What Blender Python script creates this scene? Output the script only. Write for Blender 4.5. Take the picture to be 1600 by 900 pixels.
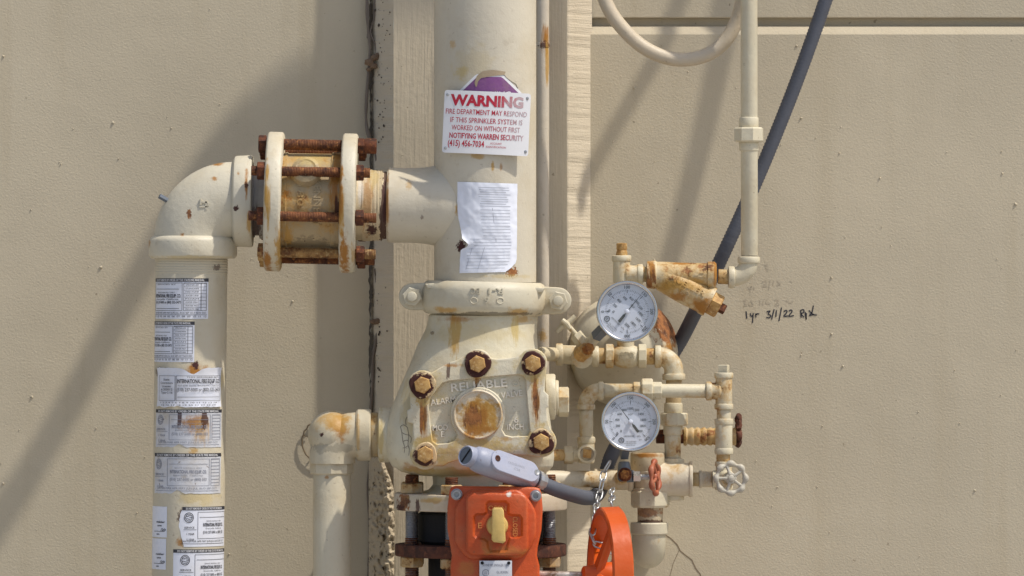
import bpy, math, random
from mathutils import Vector, Matrix, noise as mnoise
from mathutils.geometry import tessellate_polygon
random.seed(7)
PI = math.pi
sc = bpy.context.scene
COL = sc.collection
for o in list(bpy.data.objects): bpy.data.objects.remove(o)

# ------------------------------------------------------------------ camera, sky, sun, exposure
CAMY, CAMZ = -10.3, 1.0
KF = 1.68/1600/9.96                       # metres per photo pixel per metre of distance
cam = bpy.data.objects.new('camera', bpy.data.cameras.new('camera'))
COL.objects.link(cam); sc.camera = cam
cam.location = (0, CAMY, CAMZ); cam.rotation_euler = (PI/2, 0, 0)
cam.data.sensor_width = 36; cam.data.lens = 36*9.96/1.68
cam.data.clip_start = .05; cam.data.clip_end = 500

SUN = Vector((2.2, -1.0, 4.0)).normalized()
world = bpy.data.worlds.new('World'); sc.world = world; world.use_nodes = True
wn = world.node_tree.nodes; wl = world.node_tree.links
sky = wn.new('ShaderNodeTexSky'); sky.sky_type = 'NISHITA'; sky.sun_disc = False
sky.sun_elevation = math.asin(SUN.z); sky.sun_rotation = math.atan2(SUN.x, SUN.y)
sky.air_density = 1.0; sky.dust_density = 2.5; sky.ozone_density = 1.0
bg = wn['Background']; bg.inputs['Strength'].default_value = .15
wl.new(sky.outputs[0], bg.inputs['Color'])
sl = bpy.data.lights.new('sun', 'SUN'); sl.energy = 4.1; sl.angle = math.radians(1.1); sl.color = (1, .94, .84)
so = bpy.data.objects.new('sun', sl); COL.objects.link(so); so.rotation_euler = SUN.to_track_quat('Z', 'Y').to_euler()
so.location = SUN*12
sc.view_settings.view_transform = 'Standard'; sc.view_settings.look = 'None'
sc.view_settings.gamma = 1; sc.view_settings.use_curve_mapping = False
sc.view_settings.exposure = -0.15
sc.render.engine = 'CYCLES'

# ------------------------------------------------------------------ place helpers
def k(Y): return (Y-CAMY)*KF              # size of one photo pixel at depth Y
def W(px, py, Y): return Vector(((px-800)*k(Y), Y, CAMZ+(450-py)*k(Y)))

# ------------------------------------------------------------------ materials
class NT:
    def __init__(s, name):
        s.m = bpy.data.materials.new(name); s.m.use_nodes = True
        s.t = s.m.node_tree; s.b = s.t.nodes['Principled BSDF']
        s.pos = s.t.nodes.new('ShaderNodeNewGeometry').outputs['Position']
    def n(s, typ, **kw):
        x = s.t.nodes.new(typ)
        for a, v in kw.items(): setattr(x, a, v)
        return x
    def set(s, sock, v):
        if hasattr(v, 'is_output') or isinstance(v, bpy.types.NodeSocket): s.t.links.new(v, sock)
        else: sock.default_value = v
    def math(s, op, a, b=0., clamp=False):
        x = s.n('ShaderNodeMath', operation=op, use_clamp=clamp); s.set(x.inputs[0], a); s.set(x.inputs[1], b); return x.outputs[0]
    def noise(s, scale, detail=4, rough=.55, stretch=None, dist=0):
        x = s.n('ShaderNodeTexNoise'); x.inputs['Scale'].default_value = scale
        x.inputs['Detail'].default_value = detail; x.inputs['Roughness'].default_value = rough; x.inputs['Distortion'].default_value = dist
        v = s.pos
        if stretch:
            q = s.n('ShaderNodeVectorMath', operation='MULTIPLY'); s.set(q.inputs[0], s.pos); q.inputs[1].default_value = stretch; v = q.outputs[0]
        s.set(x.inputs['Vector'], v); return x.outputs['Fac']
    def ramp(s, v, a, b, lo=0., hi=1.):
        x = s.n('ShaderNodeMapRange', clamp=True); x.interpolation_type = 'SMOOTHSTEP'
        s.set(x.inputs[0], v)
        for i, q in zip((1, 2, 3, 4), (a, b, lo, hi)): x.inputs[i].default_value = q
        return x.outputs[0]
    def mix(s, f, a, b):
        x = s.n('ShaderNodeMix', data_type='RGBA'); s.set(x.inputs[0], f)
        for i, c in ((6, a), (7, b)): s.set(x.inputs[i], (*c, 1) if isinstance(c, tuple) and len(c) == 3 else c)
        return x.outputs[2]
    def bump(s, h, strength, dist, prev=None):
        x = s.n('ShaderNodeBump'); x.inputs['Strength'].default_value = strength; x.inputs['Distance'].default_value = dist
        s.set(x.inputs['Height'], h)
        if prev: s.set(x.inputs['Normal'], prev)
        return x.outputs[0]
    def done(s, col, rough=.5, metal=0., normal=None, spec=.5):
        s.set(s.b.inputs['Base Color'], (*col, 1) if isinstance(col, tuple) else col)
        s.set(s.b.inputs['Roughness'], rough); s.set(s.b.inputs['Metallic'], metal)
        s.b.inputs['Specular IOR Level'].default_value = spec
        if normal: s.set(s.b.inputs['Normal'], normal)
        return s.m

KIND = {'o': (.34, .145, .020), 'O': (.45, .255, .055), 'd': (.055, .016, .013), 'y': (.50, .375, .14), 'k': (.045, .038, .03), 'w': (.62, .58, .52), 'r': (.17, .055, .022), 'g': (.25, .25, .26)}
def rustcol(t):
    a = t.noise(55, 6, .7); b = t.noise(210, 3, .6)
    c = t.mix(t.ramp(a, .35, .62), (.075, .026, .013), (.30, .115, .035))
    return t.mix(t.ramp(b, .55, .75), c, (.42, .22, .08))

def paint(name, base, stains=(), patch=0., grime=.35, rough=.48, bump=.25, specks=.3, var=.07):
    t = NT(name)
    n1 = t.noise(5, 5, .6); edge = t.noise(60, 6, .7); edge2 = t.noise(260, 6, .75); streak = t.noise(1, 5, .65, (170, 90, 22)); fine = t.noise(420, 3, .6)
    lo = tuple(c*(1-var) for c in base); hi = tuple(min(1, c*(1+var)) for c in base)
    col = t.mix(t.ramp(n1, .3, .7), lo, hi)
    g = t.noise(23, 8, .72)
    col = t.mix(t.ramp(g, .56, .78, 0, grime), col, (.30, .235, .15))
    wz = t.noise(7.5, 7, .68); col = t.mix(t.ramp(wz, .44, .72, 0, min(.7, grime*1.3)), col, (.47, .37, .215))
    g2 = t.noise(48, 6, .75); col = t.mix(t.ramp(g2, .58, .74, 0, grime*.8), col, (.36, .27, .15))
    if specks:
        sp = t.noise(150, 2, .5); col = t.mix(t.ramp(sp, .69, .75, 0, specks), col, (.13, .075, .04))
    rm = None
    if patch:
        rn = t.noise(17, 9, .72); rm = t.ramp(rn, 1-patch-.05, 1-patch+.03)
        wash = t.ramp(rn, 1-patch-.17, 1-patch, 0, .75)
        col = t.mix(wash, col, KIND['O']); col = t.mix(rm, col, rustcol(t))
    for (px, py, Y, rx, ry, kd, st) in stains:
        c = W(px, py, Y); kk = k(Y)
        d = t.n('ShaderNodeVectorMath', operation='SUBTRACT'); t.set(d.inputs[0], t.pos); d.inputs[1].default_value = c
        m = t.n('ShaderNodeVectorMath', operation='MULTIPLY'); t.set(m.inputs[0], d.outputs[0]); m.inputs[1].default_value = (1/(rx*kk), 0, 1/(ry*kk))
        l = t.n('ShaderNodeVectorMath', operation='LENGTH'); t.set(l.inputs[0], m.outputs[0])
        nz = streak if ry > rx*1.8 and ry > 12 else edge2 if max(rx, ry) < 14 else edge
        v = t.math('ADD', l.outputs['Value'], t.math('MULTIPLY', t.math('SUBTRACT', nz, .5), 3.4 if kd in 'dkr' else 2.6))
        f = t.ramp(v, 1.1, .8 if kd in 'dkr' else .35, 0, min(1, st*1.08))
        col = t.mix(f, col, rustcol(t) if kd == 'r' else KIND[kd])
        if kd in 'dr': rm = f if rm is None else t.math('MAXIMUM', rm, f)
    r = t.math('ADD', t.math('MULTIPLY', edge, .25), rough-.12)
    if rm is not None: r = t.math('ADD', r, t.math('MULTIPLY', rm, .3), True)
    nb = t.bump(t.noise(95, 4, .55), bump*1.3, .0022)
    nb = t.bump(fine, bump*.6, .0006, nb)
    if rm is not None: nb = t.bump(t.math('SUBTRACT', t.math('MULTIPLY', fine, .5), rm), .4, .0008, nb)
    return t.done(col, r, 0., nb, .4)

def rust(name, a, b, c, scale=60, bump=.6, rough=.8, metal=0.):
    t = NT(name); n1 = t.noise(scale, 7, .7); n2 = t.noise(scale*3.5, 3, .6)
    col = t.mix(t.ramp(n1, .36, .62), a, b); col = t.mix(t.ramp(n2, .52, .74), col, c)
    return t.done(col, t.math('ADD', t.math('MULTIPLY', n2, .3), rough-.15), metal, t.bump(n2, bump, .0012), .3)

def plain(name, c, rough=.5, metal=0., var=.08, scale=40, bump=0., spec=.5):
    t = NT(name); n1 = t.noise(scale, 5, .6)
    col = t.mix(n1, tuple(x*(1-var) for x in c), tuple(min(1, x*(1+var)) for x in c))
    return t.done(col, t.math('ADD', t.math('MULTIPLY', n1, .16), rough-.08), metal, t.bump(t.noise(scale*6, 3), bump, .001) if bump else None, spec)

def wallmat(name, base, kind):
    t = NT(name)
    big = t.noise(2.2, 6, .6); mid = t.noise(14, 6, .65)
    col = t.mix(t.ramp(big, .3, .7), tuple(c*.93 for c in base), tuple(c*1.05 for c in base))
    stk = t.noise(1, 5, .6, (16, 16, 1.1)); col = t.mix(t.ramp(stk, .50, .74, 0, .32), col, (base[0]*.80, base[1]*.76, base[2]*.68))
    wht = t.noise(4.5, 7, .7); col = t.mix(t.ramp(wht, .56, .70, 0, .30), col, (base[0]*1.10, base[1]*1.12, base[2]*1.16))
    col = t.mix(t.ramp(mid, .5, .85, 0, .35), col, tuple(c*.86 for c in base))
    sp = t.noise(70, 2, .5); col = t.mix(t.ramp(sp, .735, .77, 0, .55), col, (.16, .12, .075))
    nb = None
    if kind == 'stucco':
        a = t.noise(1, 5, .6, (210, 210, 300), .6); b = t.noise(260, 4, .6); c = t.noise(9, 4, .5)
        nb = t.bump(c, .2, .006); nb = t.bump(a, .34, .0015, nb); nb = t.bump(b, .42, .0012, nb)
    elif kind == 'boards':
        a = t.noise(1, 6, .65, (9, 9, 190), .3); b = t.noise(230, 4, .6)
        nb = t.bump(a, .5, .0042); nb = t.bump(b, .45, .0018, nb)
    else:
        a = t.noise(1, 6, .6, (240, 60, 10), .2); b = t.noise(120, 4, .6)
        nb = t.bump(a, .45, .003); nb = t.bump(b, .4, .002, nb)
    return t.done(col, .78, 0., nb, .25)

BE = (.565, .512, .38)                     # pipe paint
BEW = (.615, .568, .43)                      # paler castings
WALL = (.54, .47, .345)
M = {}
M['stucco'] = wallmat('stucco_paint', WALL, 'stucco')
M['boards'] = wallmat('board_formed_concrete', (.60, .52, .395), 'boards')
M['grain'] = wallmat('grained_concrete', (.56, .485, .36), 'grain')
t = NT('rough_concrete'); pit = t.noise(75, 6, .7); pb = t.noise(230, 4, .6)
M['rough_conc'] = t.done(t.mix(t.ramp(pit, .56, .64), t.mix(pb, (.40, .33, .23), (.60, .51, .37)), (.07, .055, .04)), .9, 0., t.bump(pb, .8, .003, t.bump(pit, -.8, .006)), .2)  # pits coloured dark to paint in the shade of the relief
M['ground'] = plain('ground_concrete', (.36, .34, .31), .9, 0, .15, 8, .4)
M['pipe'] = paint('beige_pipe_paint', BE, patch=.02+.22, grime=.3)
M['trim'] = paint('trim_paint', (.605, .55, .405), patch=.365, grime=.35, specks=.45)
M['trim_clean'] = paint('trim_paint_clean', (.595, .545, .41), grime=.35, specks=.4)
M['nipple'] = paint('rusty_nipple_paint', (.52, .40, .23), patch=.43, grime=.6)
M['rust'] = rust('dark_red_rust', (.04, .016, .011), (.135, .042, .018), (.26, .10, .035))
M['rust_ring'] = rust('brown_rust', (.05, .022, .016), (.115, .042, .025), (.17, .065, .035), 40)
M['rust_gold'] = rust('golden_rust', (.32, .165, .052), (.52, .32, .115), (.60, .43, .21), 70, .35, .62)
M['rust_or'] = rust('orange_rust', (.16, .055, .018), (.40, .17, .04), (.50, .28, .09), 60)
M['rod'] = rust('rusted_thread', (.055, .020, .012), (.18, .065, .024), (.34, .15, .05), 45, .3, .7)
M['rod_gold'] = rust('golden_thread', (.12, .05, .02), (.38, .22, .08), (.5, .36, .17), 40, .3, .6)
M['stud'] = plain('zinc_stud', (.36, .37, .39), .42, .75, .25, 60)
M['steel'] = plain('bright_steel', (.62, .61, .60), .25, 1., .06, 60)
M['steel_d'] = plain('dull_steel', (.42, .42, .42), .42, .9, .15, 60)
M['zinc'] = plain('zinc_chain', (.50, .51, .52), .38, .85, .15, 80)
M['black'] = plain('black_iron', (.018, .018, .020), .8, 0, .3, 25, .3, .2)
M['darkgap'] = plain('dark_joint', (.085, .07, .052), .9, 0, .3, 60, .4)
M['orange'] = paint('orange_enamel', (.62, .115, .028), grime=.25, specks=.25, rough=.38, bump=.3, var=.12)
M['orange_w'] = paint('orange_wheel_enamel', (.56, .082, .006), grime=.06, specks=.1, rough=.4, bump=.15)
M['yellow'] = paint('yellow_knob', (.66, .46, .15), grime=.5, specks=.4, rough=.45, bump=.3, var=.12)
M['greyfit'] = paint('grey_blue_fitting', (.29, .315, .405), grime=.1, specks=.35, rough=.45)
M['greyfit_d'] = plain('slate_cap', (.14, .16, .19), .45, .3, .12, 60)
M['redwheel'] = paint('red_valve_wheel', (.36, .10, .05), grime=.3, specks=.3)
M['white'] = plain('white_sign', (.76, .76, .78), .35, 0, .03, 30)
M['paper'] = plain('weathered_paper', (.76, .79, .88), .75, 0, .05, 30, .1)
M['sticker'] = paint('sticker_paper', (.73, .755, .84), grime=.18, specks=.12, rough=.5, bump=.05, var=.05)
M['sticker_old'] = paint('old_sticker_paper', (.56, .575, .62), grime=.6, specks=.7, rough=.7, bump=.15, var=.14,
    stains=[(307, 660, -.33, 26, 15, 'o', .85), (318, 668, -.33, 14, 30, 'O', .6), (284, 648, -.33, 4, 20, 'd', .8), (322, 655, -.33, 5, 14, 'd', .8)])
M['ink'] = plain('black_ink', (.03, .03, .04), .6)
M['ink_f'] = plain('faded_ink', (.24, .25, .30), .7, 0, .25)
M['ink_g'] = plain('grey_ink', (.40, .42, .48), .7)
M['dial'] = plain('dial_face', (.64, .68, .78), .4, 0, .02)
M['purple'] = paint('purple_sticker', (.20, .07, .22), grime=.3, specks=.4, rough=.5)
M['hose_g'] = plain('grey_conduit', (.085, .092, .115), .6, 0, .2, 60, .3)
M['hose_b'] = paint('beige_hose', (.55, .47, .355), grime=.35, specks=.3)
M['vine'] = plain('dry_vine', (.19, .155, .125), .9, 0, .4, 40, .6)
M['leaf'] = plain('dry_leaf', (.20, .13, .08), .9, 0, .3, 60, .5)
t = NT('red_print'); w = t.n('ShaderNodeSeparateXYZ'); t.set(w.inputs[0], t.pos)
f = t.math('ADD', t.ramp(w.outputs[0], -.065, .03), t.math('MULTIPLY', t.math('SUBTRACT', t.noise(60, 5, .7), .5), 1.3))
M['redprint'] = t.done(t.mix(t.ramp(f, .35, .95), (.46, .015, .04), (.50, .36, .38)), .5)
g = NT('gauge_glass'); tr = g.n('ShaderNodeBsdfTransparent'); gs = g.n('ShaderNodeBsdfGlossy'); gs.inputs['Roughness'].default_value = .06
df = g.n('ShaderNodeBsdfDiffuse'); df.inputs['Color'].default_value = (.55, .50, .42, 1)
m1 = g.n('ShaderNodeMixShader'); m1.inputs[0].default_value = .07; g.t.links.new(tr.outputs[0], m1.inputs[1]); g.t.links.new(gs.outputs[0], m1.inputs[2])
m2 = g.n('ShaderNodeMixShader'); g.t.links.new(g.ramp(g.noise(38, 6, .7), .45, .8, .01, .07), m2.inputs[0]); g.t.links.new(m1.outputs[0], m2.inputs[1]); g.t.links.new(df.outputs[0], m2.inputs[2])
g.t.links.new(m2.outputs[0], g.t.nodes['Material Output'].inputs['Surface']); M['glass'] = g.m

# ------------------------------------------------------------------ mesh builder
LOCW = {}
class MB:
    def __init__(s): s.v = []; s.f = []
    def add(s, vs, fs):
        o = len(s.v); s.v += [Vector(p) for p in vs]; s.f += [tuple(i+o for i in f) for f in fs]; return s
    def grid(s, rows, closed=False):
        o = len(s.v); n = len(rows[0])
        for r in rows: s.v += [Vector(p) for p in r]
        for i in range(len(rows)-1):
            for j in range(n if closed else n-1):
                a = o+i*n+j; b = o+i*n+(j+1) % n; s.f.append((a, b, b+n, a+n))
        return s
    def lathe(s, a, b, prof, seg=28, ph=0.):
        a = Vector(a); b = Vector(b); d = (b-a).normalized()
        u = Vector((0, 0, 1)) if abs(d.z) < .9 else Vector((0, -1, 0))
        u = (u-d*u.dot(d)).normalized(); w = d.cross(u)
        rows = [[a+d*t_+(u*math.cos(ph+2*PI*j/seg)+w*math.sin(ph+2*PI*j/seg))*max(r, 1e-5) for j in range(seg)] for t_, r in prof]
        s.grid(rows, True)
        return s
    def cyl(s, a, b, r, seg=28, bev=.0012, ph=0.):
        L = (Vector(b)-Vector(a)).length; e = min(bev, r*.4, L*.4)
        return s.lathe(a, b, [(0, 0), (0, r-e), (e*.3, r-e*.3), (e, r), (L-e, r), (L-e*.3, r-e*.3), (L, r-e), (L, 0)], seg, ph)
    def hex(s, a, b, r, ph=0., n=6):
        L = (Vector(b)-Vector(a)).length; c = min(.1*L, .1*r)
        return s.lathe(a, b, [(0, 0), (0, r*.90), (c, r), (L-c, r), (L, r*.90), (L, 0)], n, ph)
    def thread(s, a, b, r, pitch=.0024, depth=.10, seg=14):
        L = (Vector(b)-Vector(a)).length; n = max(2, int(L/pitch)); p = [(0, 0)]
        for i in range(n):
            p += [(L*i/n, r*(1-depth)), (L*(i+.5)/n, r)]
        p += [(L, r*(1-depth)), (L, 0)]
        return s.lathe(a, b, p, seg)
    def tube(s, pts, r, seg=16, closed=False, cap=True):
        pts = [Vector(p) for p in pts]; n = len(pts)
        rr = r if isinstance(r, (list, tuple)) else [r]*n
        T = []
        for i in range(n):
            if closed: d = pts[(i+1) % n]-pts[i-1]
            else: d = pts[min(i+1, n-1)]-pts[max(i-1, 0)]
            T.append(d.normalized())
        u = Vector((0, 0, 1)) if abs(T[0].z) < .9 else Vector((0, -1, 0))
        rows = []
        for i in range(n):
            u = (u-T[i]*u.dot(T[i])).normalized(); w = T[i].cross(u)
            rows.append([pts[i]+(u*math.cos(2*PI*j/seg)+w*math.sin(2*PI*j/seg))*rr[i] for j in range(seg)])
        if closed: rows.append(rows[0])
        elif cap: rows = [[pts[0]]*seg]+rows+[[pts[-1]]*seg]
        return s.grid(rows, True)
    def box(s, c, h, R=None, bev=.15):
        c = Vector(c); R = R or Matrix.Identity(3); b = min(h)*bev
        x, y, z = h
        def ring(xx, yy, zz, bb):
            return [(-xx+bb, -yy, zz), (xx-bb, -yy, zz), (xx, -yy+bb, zz), (xx, yy-bb, zz), (xx-bb, yy, zz), (-xx+bb, yy, zz), (-xx, yy-bb, zz), (-xx, -yy+bb, zz)]
        rows = [ring(x-b, y-b, -z, b*.5), ring(x, y, -z+b, b), ring(x, y, z-b, b), ring(x-b, y-b, z, b*.5)]
        rows = [[c+R@Vector(p) for p in r] for r in rows]
        o = len(s.v); s.grid(rows, True); s.f += [tuple(o+i for i in range(7, -1, -1)), tuple(o+24+i for i in range(8))]
        return s
    def elbow(s, A, C, B, r, rc, lc, ca=True, cb=True, seg=24, rb=None):
        A, C, B = Vector(A), Vector(C), Vector(B); da = (A-C).normalized(); db = (B-C).normalized()
        R_ = rb or min((A-C).length, (B-C).length)-lc*.7
        p0, p1 = C+da*R_, C+db*R_; O = C+(da+db)*R_
        pts = [A]
        for i in range(11):
            q = i/10*PI/2; pts.append(O-db*R_*math.cos(q)-da*R_*math.sin(q))
        pts.append(B)
        s.tube(pts, r, seg)
        if ca: s.cyl(A, A-da*lc, rc, seg, lc*.22)
        if cb: s.cyl(B, B-db*lc, rc, seg, lc*.22)
        return s
    def tee(s, A, B, C, r, rc, lc, seg=24):
        A, B, C = Vector(A), Vector(B), Vector(C); d = (B-A).normalized()
        foot = A+d*(C-A).dot(d); e = (C-foot).normalized()
        s.cyl(A, B, r, seg)
        L = (C-foot).length
        s.lathe(foot, C, [(0, r*.8), (r*.55, r*1.12), (r*1.05, r*1.02), (r*1.3, r), (L, r), (L, 0)], seg)
        s.cyl(A, A+d*lc, rc, seg, lc*.22); s.cyl(B-d*lc, B, rc, seg, lc*.22); s.cyl(C-e*lc, C, rc, seg, lc*.22)
        return s
    def plate(s, outer, yf, yb, bev=2, holes=(), floor=None, tilt=None):
        """outline in photo pixels extruded between depth yf (front) and yb, holes recessed down to depth floor"""
        def area(p): return sum(p[i-1][0]*p[i][1]-p[i][0]*p[i-1][1] for i in range(len(p)))
        if area(outer) < 0: outer = outer[::-1]
        def off(p, d):
            n = len(p); o = []
            for i in range(n):
                a, b, c = Vector(p[i-1]), Vector(p[i]), Vector(p[(i+1) % n])
                n1 = Vector((-(b-a).y, (b-a).x)); n2 = Vector((-(c-b).y, (c-b).x))
                if n1.length < 1e-6: n1 = n2
                if n2.length < 1e-6: n2 = n1
                m = n1.normalized()+n2.normalized()
                if m.length < 1e-3: m = n1
                m = m.normalized(); q = max(.5, m.dot(n1.normalized()))
                o.append(tuple(b+m*d/q))
            return o
        WW = (lambda p, y: W(p[0], p[1], y)) if tilt is None else (lambda p, y: tilt(p[0], p[1], y))
        e = bev*k(yf)
        in1 = off(outer, bev*.35); in2 = off(outer, bev)
        rows = [[WW(p, yb) for p in outer], [WW(p, yf+e) for p in outer], [WW(p, yf+e*.3) for p in in1], [WW(p, yf) for p in in2]]
        s.grid(rows, True)
        loops = [in2]
        for h in holes:
            if area(h) < 0: h = h[::-1]
            h2 = off(h, -bev*.6); loops.append(h2)
            s.grid([[WW(p, yf) for p in h2], [WW(p, yf+e*.5) for p in off(h, -bev*.15)], [WW(p, floor) for p in off(h, bev*.3)]], True)
            s.fill([off(h, bev*.3)], lambda p: WW(p, floor))
        s.fill(loops, lambda p: WW(p, yf))
        return s
    def fill(s, loops, fn):
        tri = tessellate_polygon([[Vector((p[0], p[1], 0)) for p in l] for l in loops])
        flat = [p for l in loops for p in l]
        return s.add([fn(p) for p in flat], tri)
    def text(s, body, fn, h, width=None, ext=0., bold=0., spacing=1.):
        cu = bpy.data.curves.new('t', 'FONT'); cu.body = body; cu.size = 1; cu.extrude = .5 if ext else 0; cu.resolution_u = 2
        cu.align_x = 'CENTER'; cu.align_y = 'CENTER'; cu.offset = bold; cu.space_character = spacing
        ob = bpy.data.objects.new('t', cu); me = bpy.data.meshes.new_from_object(ob)
        if me.vertices:
            xs = [v.co.x for v in me.vertices]; ys = [v.co.y for v in me.vertices]
            x0, x1, y0, y1 = min(xs), max(xs), min(ys), max(ys); sy = h/.72
            sx = sy if width is None else width/(x1-x0)
            s.add([fn((v.co.x-(x0+x1)/2)*sx, (v.co.y-(y0+y1)/2)*sy if True else 0, v.co.z*ext*2) for v in me.vertices], [tuple(p.vertices) for p in me.polygons])
        bpy.data.objects.remove(ob); bpy.data.curves.remove(cu); bpy.data.meshes.remove(me)
        return s
    def build(s, name, mat, parent=None, angle=35, label=None, kind=None):
        off = LOCW.get(parent.name, Vector((0, 0, 0))) if parent else Vector((0, 0, 0))
        me = bpy.data.meshes.new(name); me.from_pydata([p-off for p in s.v], [], s.f); me.validate()
        import bmesh
        bm = bmesh.new(); bm.from_mesh(me); bmesh.ops.remove_doubles(bm, verts=bm.verts, dist=2e-6)
        bmesh.ops.recalc_face_normals(bm, faces=bm.faces); bm.to_mesh(me); bm.free()
        for p in me.polygons: p.use_smooth = True
        me.set_sharp_from_angle(angle=math.radians(angle))
        me.materials.append(M[mat] if isinstance(mat, str) else mat)
        o = bpy.data.objects.new(name, me); COL.objects.link(o)
        if parent: o.parent = parent
        LOCW[o.name] = off.copy()
        if label: o['label'] = label
        if kind: o['kind'] = kind
        return o

def thing(name, label, cat, loc, group=None):
    o = bpy.data.objects.new(name, None); COL.objects.link(o); o.location = loc; o.empty_display_size = .05
    o['label'] = label; o['category'] = cat
    if group: o['group'] = group
    LOCW[o.name] = Vector(loc); return o
def tag(o, label, cat, group=None):
    o['label'] = label; o['category'] = cat
    if group: o['group'] = group
    return o
def spl(pts, n=8, closed=False):
    P = [Vector(p) for p in pts]; N = len(P); out = []
    for i in range(N if closed else N-1):
        g = (lambda j: P[j % N]) if closed else (lambda j: P[max(0, min(N-1, j))])
        a, b, c, d = g(i-1), g(i), g(i+1), g(i+2)
        for q in range(n):
            u = q/n
            out.append(.5*((2*b)+(c-a)*u+(2*a-5*b+4*c-d)*u*u+(3*b-a-3*c+d)*u**3))
    if not closed: out.append(P[-1])
    return out
def flat(px, py, Y, rot=0., sx=1., tilt=0.):
    """text map on a plane facing the camera: local x right, y up, z toward the camera"""
    c = W(px, py, Y); cr, sr = math.cos(rot), math.sin(rot)
    return lambda x, y, z: c+Vector((x*cr-y*sr, -z, x*sr+y*cr))
def circ(cx, cy, r, n=24, a0=0, a1=2*PI): return [(cx+r*math.cos(a0+(a1-a0)*i/n), cy+r*math.sin(a0+(a1-a0)*i/n)) for i in range(n)]

# ================================================================== setting: ground and wall
gb = MB().add([(-60, -80, 0), (60, -80, 0), (60, .5, 0), (-60, .5, 0)], [(0, 1, 2, 3)])
g = gb.build('ground', 'ground'); g['kind'] = 'structure'

wall = thing('concrete_wall', 'beige painted stucco building wall behind all the pipework', 'wall', (0, 0, 0))
XL = (578-800)*k(0); PF = -.061
cl, cr_ = (615-800)*k(PF), (886-800)*k(PF)          # pilaster front corners
XR = (925-800)*k(0)
TOP = 3.6
def gridrect(x0, x1, z0, z1, y, nx=2, nz=2): return [[(x0+(x1-x0)*i/nx, y, z0+(z1-z0)*j/nz) for i in range(nx+1)] for j in range(nz+1)]
MB().grid([[(-7, 0, 0), (XL, 0, 0), (XL, .05, 0)], [(-7, 0, TOP), (XL, 0, TOP), (XL, .05, TOP)]]).build('wall_panel', 'stucco', wall)
zg = [W(0, y, 0).z for y in (53, 50, 41, 27, 25)]
rightprof = [(0, 0), (0, zg[0]), (.006, zg[1]), (.022, zg[2]), (.026, (zg[2]+zg[3])/2), (.022, zg[3]), (.002, zg[4]), (-.004, zg[4]+.004), (-.004, TOP)]
rightprof = [(0, 0), (0, zg[0]-.001), (.0008, zg[0]+.0008), (.0105, zg[2]), (.022, zg[2]+.0015), (.022, zg[3]-.0015), (.0068, zg[3]-.0004), (.006, zg[3]+.001), (.006, TOP)]
MB().grid([[(x, y, z) for (y, z) in rightprof] for x in (XR-.03, 7)]).build('wall_panel', 'stucco', wall, 20)
MB().grid([[(x, y, z) for z in (0, TOP)] for x, y in ((cl, PF), (cr_, PF))]).build('pilaster_face', 'grain', wall, label='vertical grained front of the concrete pilaster')
# splayed board-formed flanks with uneven arrises
def flank(x0, y0, x1, y1, nm):
    rows = []
    nz = 620
    for j in range(nz+1):
        z = TOP*.55*j/nz if j < nz else TOP
        r1 = mnoise.noise((x0*3, 2.2, z*60))*.0022+mnoise.noise((x0, 7.2, z*190))*.0013
        rows.append([(x0+(x1-x0)*u+(r1*(.35 if u in (0,) else 1) if u < 1 else 0), y0+(y1-y0)*u, z) for u in (0, .33, .66, 1)])
    MB().grid(rows).build(nm, 'boards', wall, 60)
flank(cl, PF+.0002, XL+.001, .001, 'pilaster_flank')
flank(cr_, PF+.0002, XR, .004, 'pilaster_flank')
# dark open joint down the left flank
jb = MB(); rows = []
for j in range(330):
    py = -60+j*3.2; x = 579+5*mnoise.noise((0, 0, py*.013))+2.2*mnoise.noise((3, 0, py*.09))
    wd = max(.4, 1.7+2.6*mnoise.noise((5, 0, py*.021))+1.8*mnoise.noise((8, 0, py*.15)))
    rows.append([W(x-wd, py, -.0022), W(x, py, -.0052), W(x+wd*1.2, py, -.0105)])
jb.grid(rows).build('joint', 'darkgap', wall)
# spalled concrete at the foot of the joint
rows = []
for j in range(230):
    py = 712+j*2.2; r = []
    wide = min(1, j/24)
    for i in range(29):
        u = i/28; x = 576+u*(40+8*mnoise.noise((py*.02, 3, 0)))*(.55+.45*wide)
        h = .012+.020*abs(mnoise.noise((x*.07, py*.07, 1)))+.012*mnoise.noise((x*.2, py*.2, 4))
        h *= math.sin(PI*min(1, max(0, .06+u*.88)))**.5*min(1, .15+j/24)
        yy = -.012-.052*min(1, u*1.3)-h*.9-.004*abs(mnoise.noise((x*.5, py*.5, 9)))
        r.append(W(x, py, yy))
    rows.append(r)
MB().grid(rows).build('spalled_concrete', 'rough_conc', wall, 70)
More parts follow.
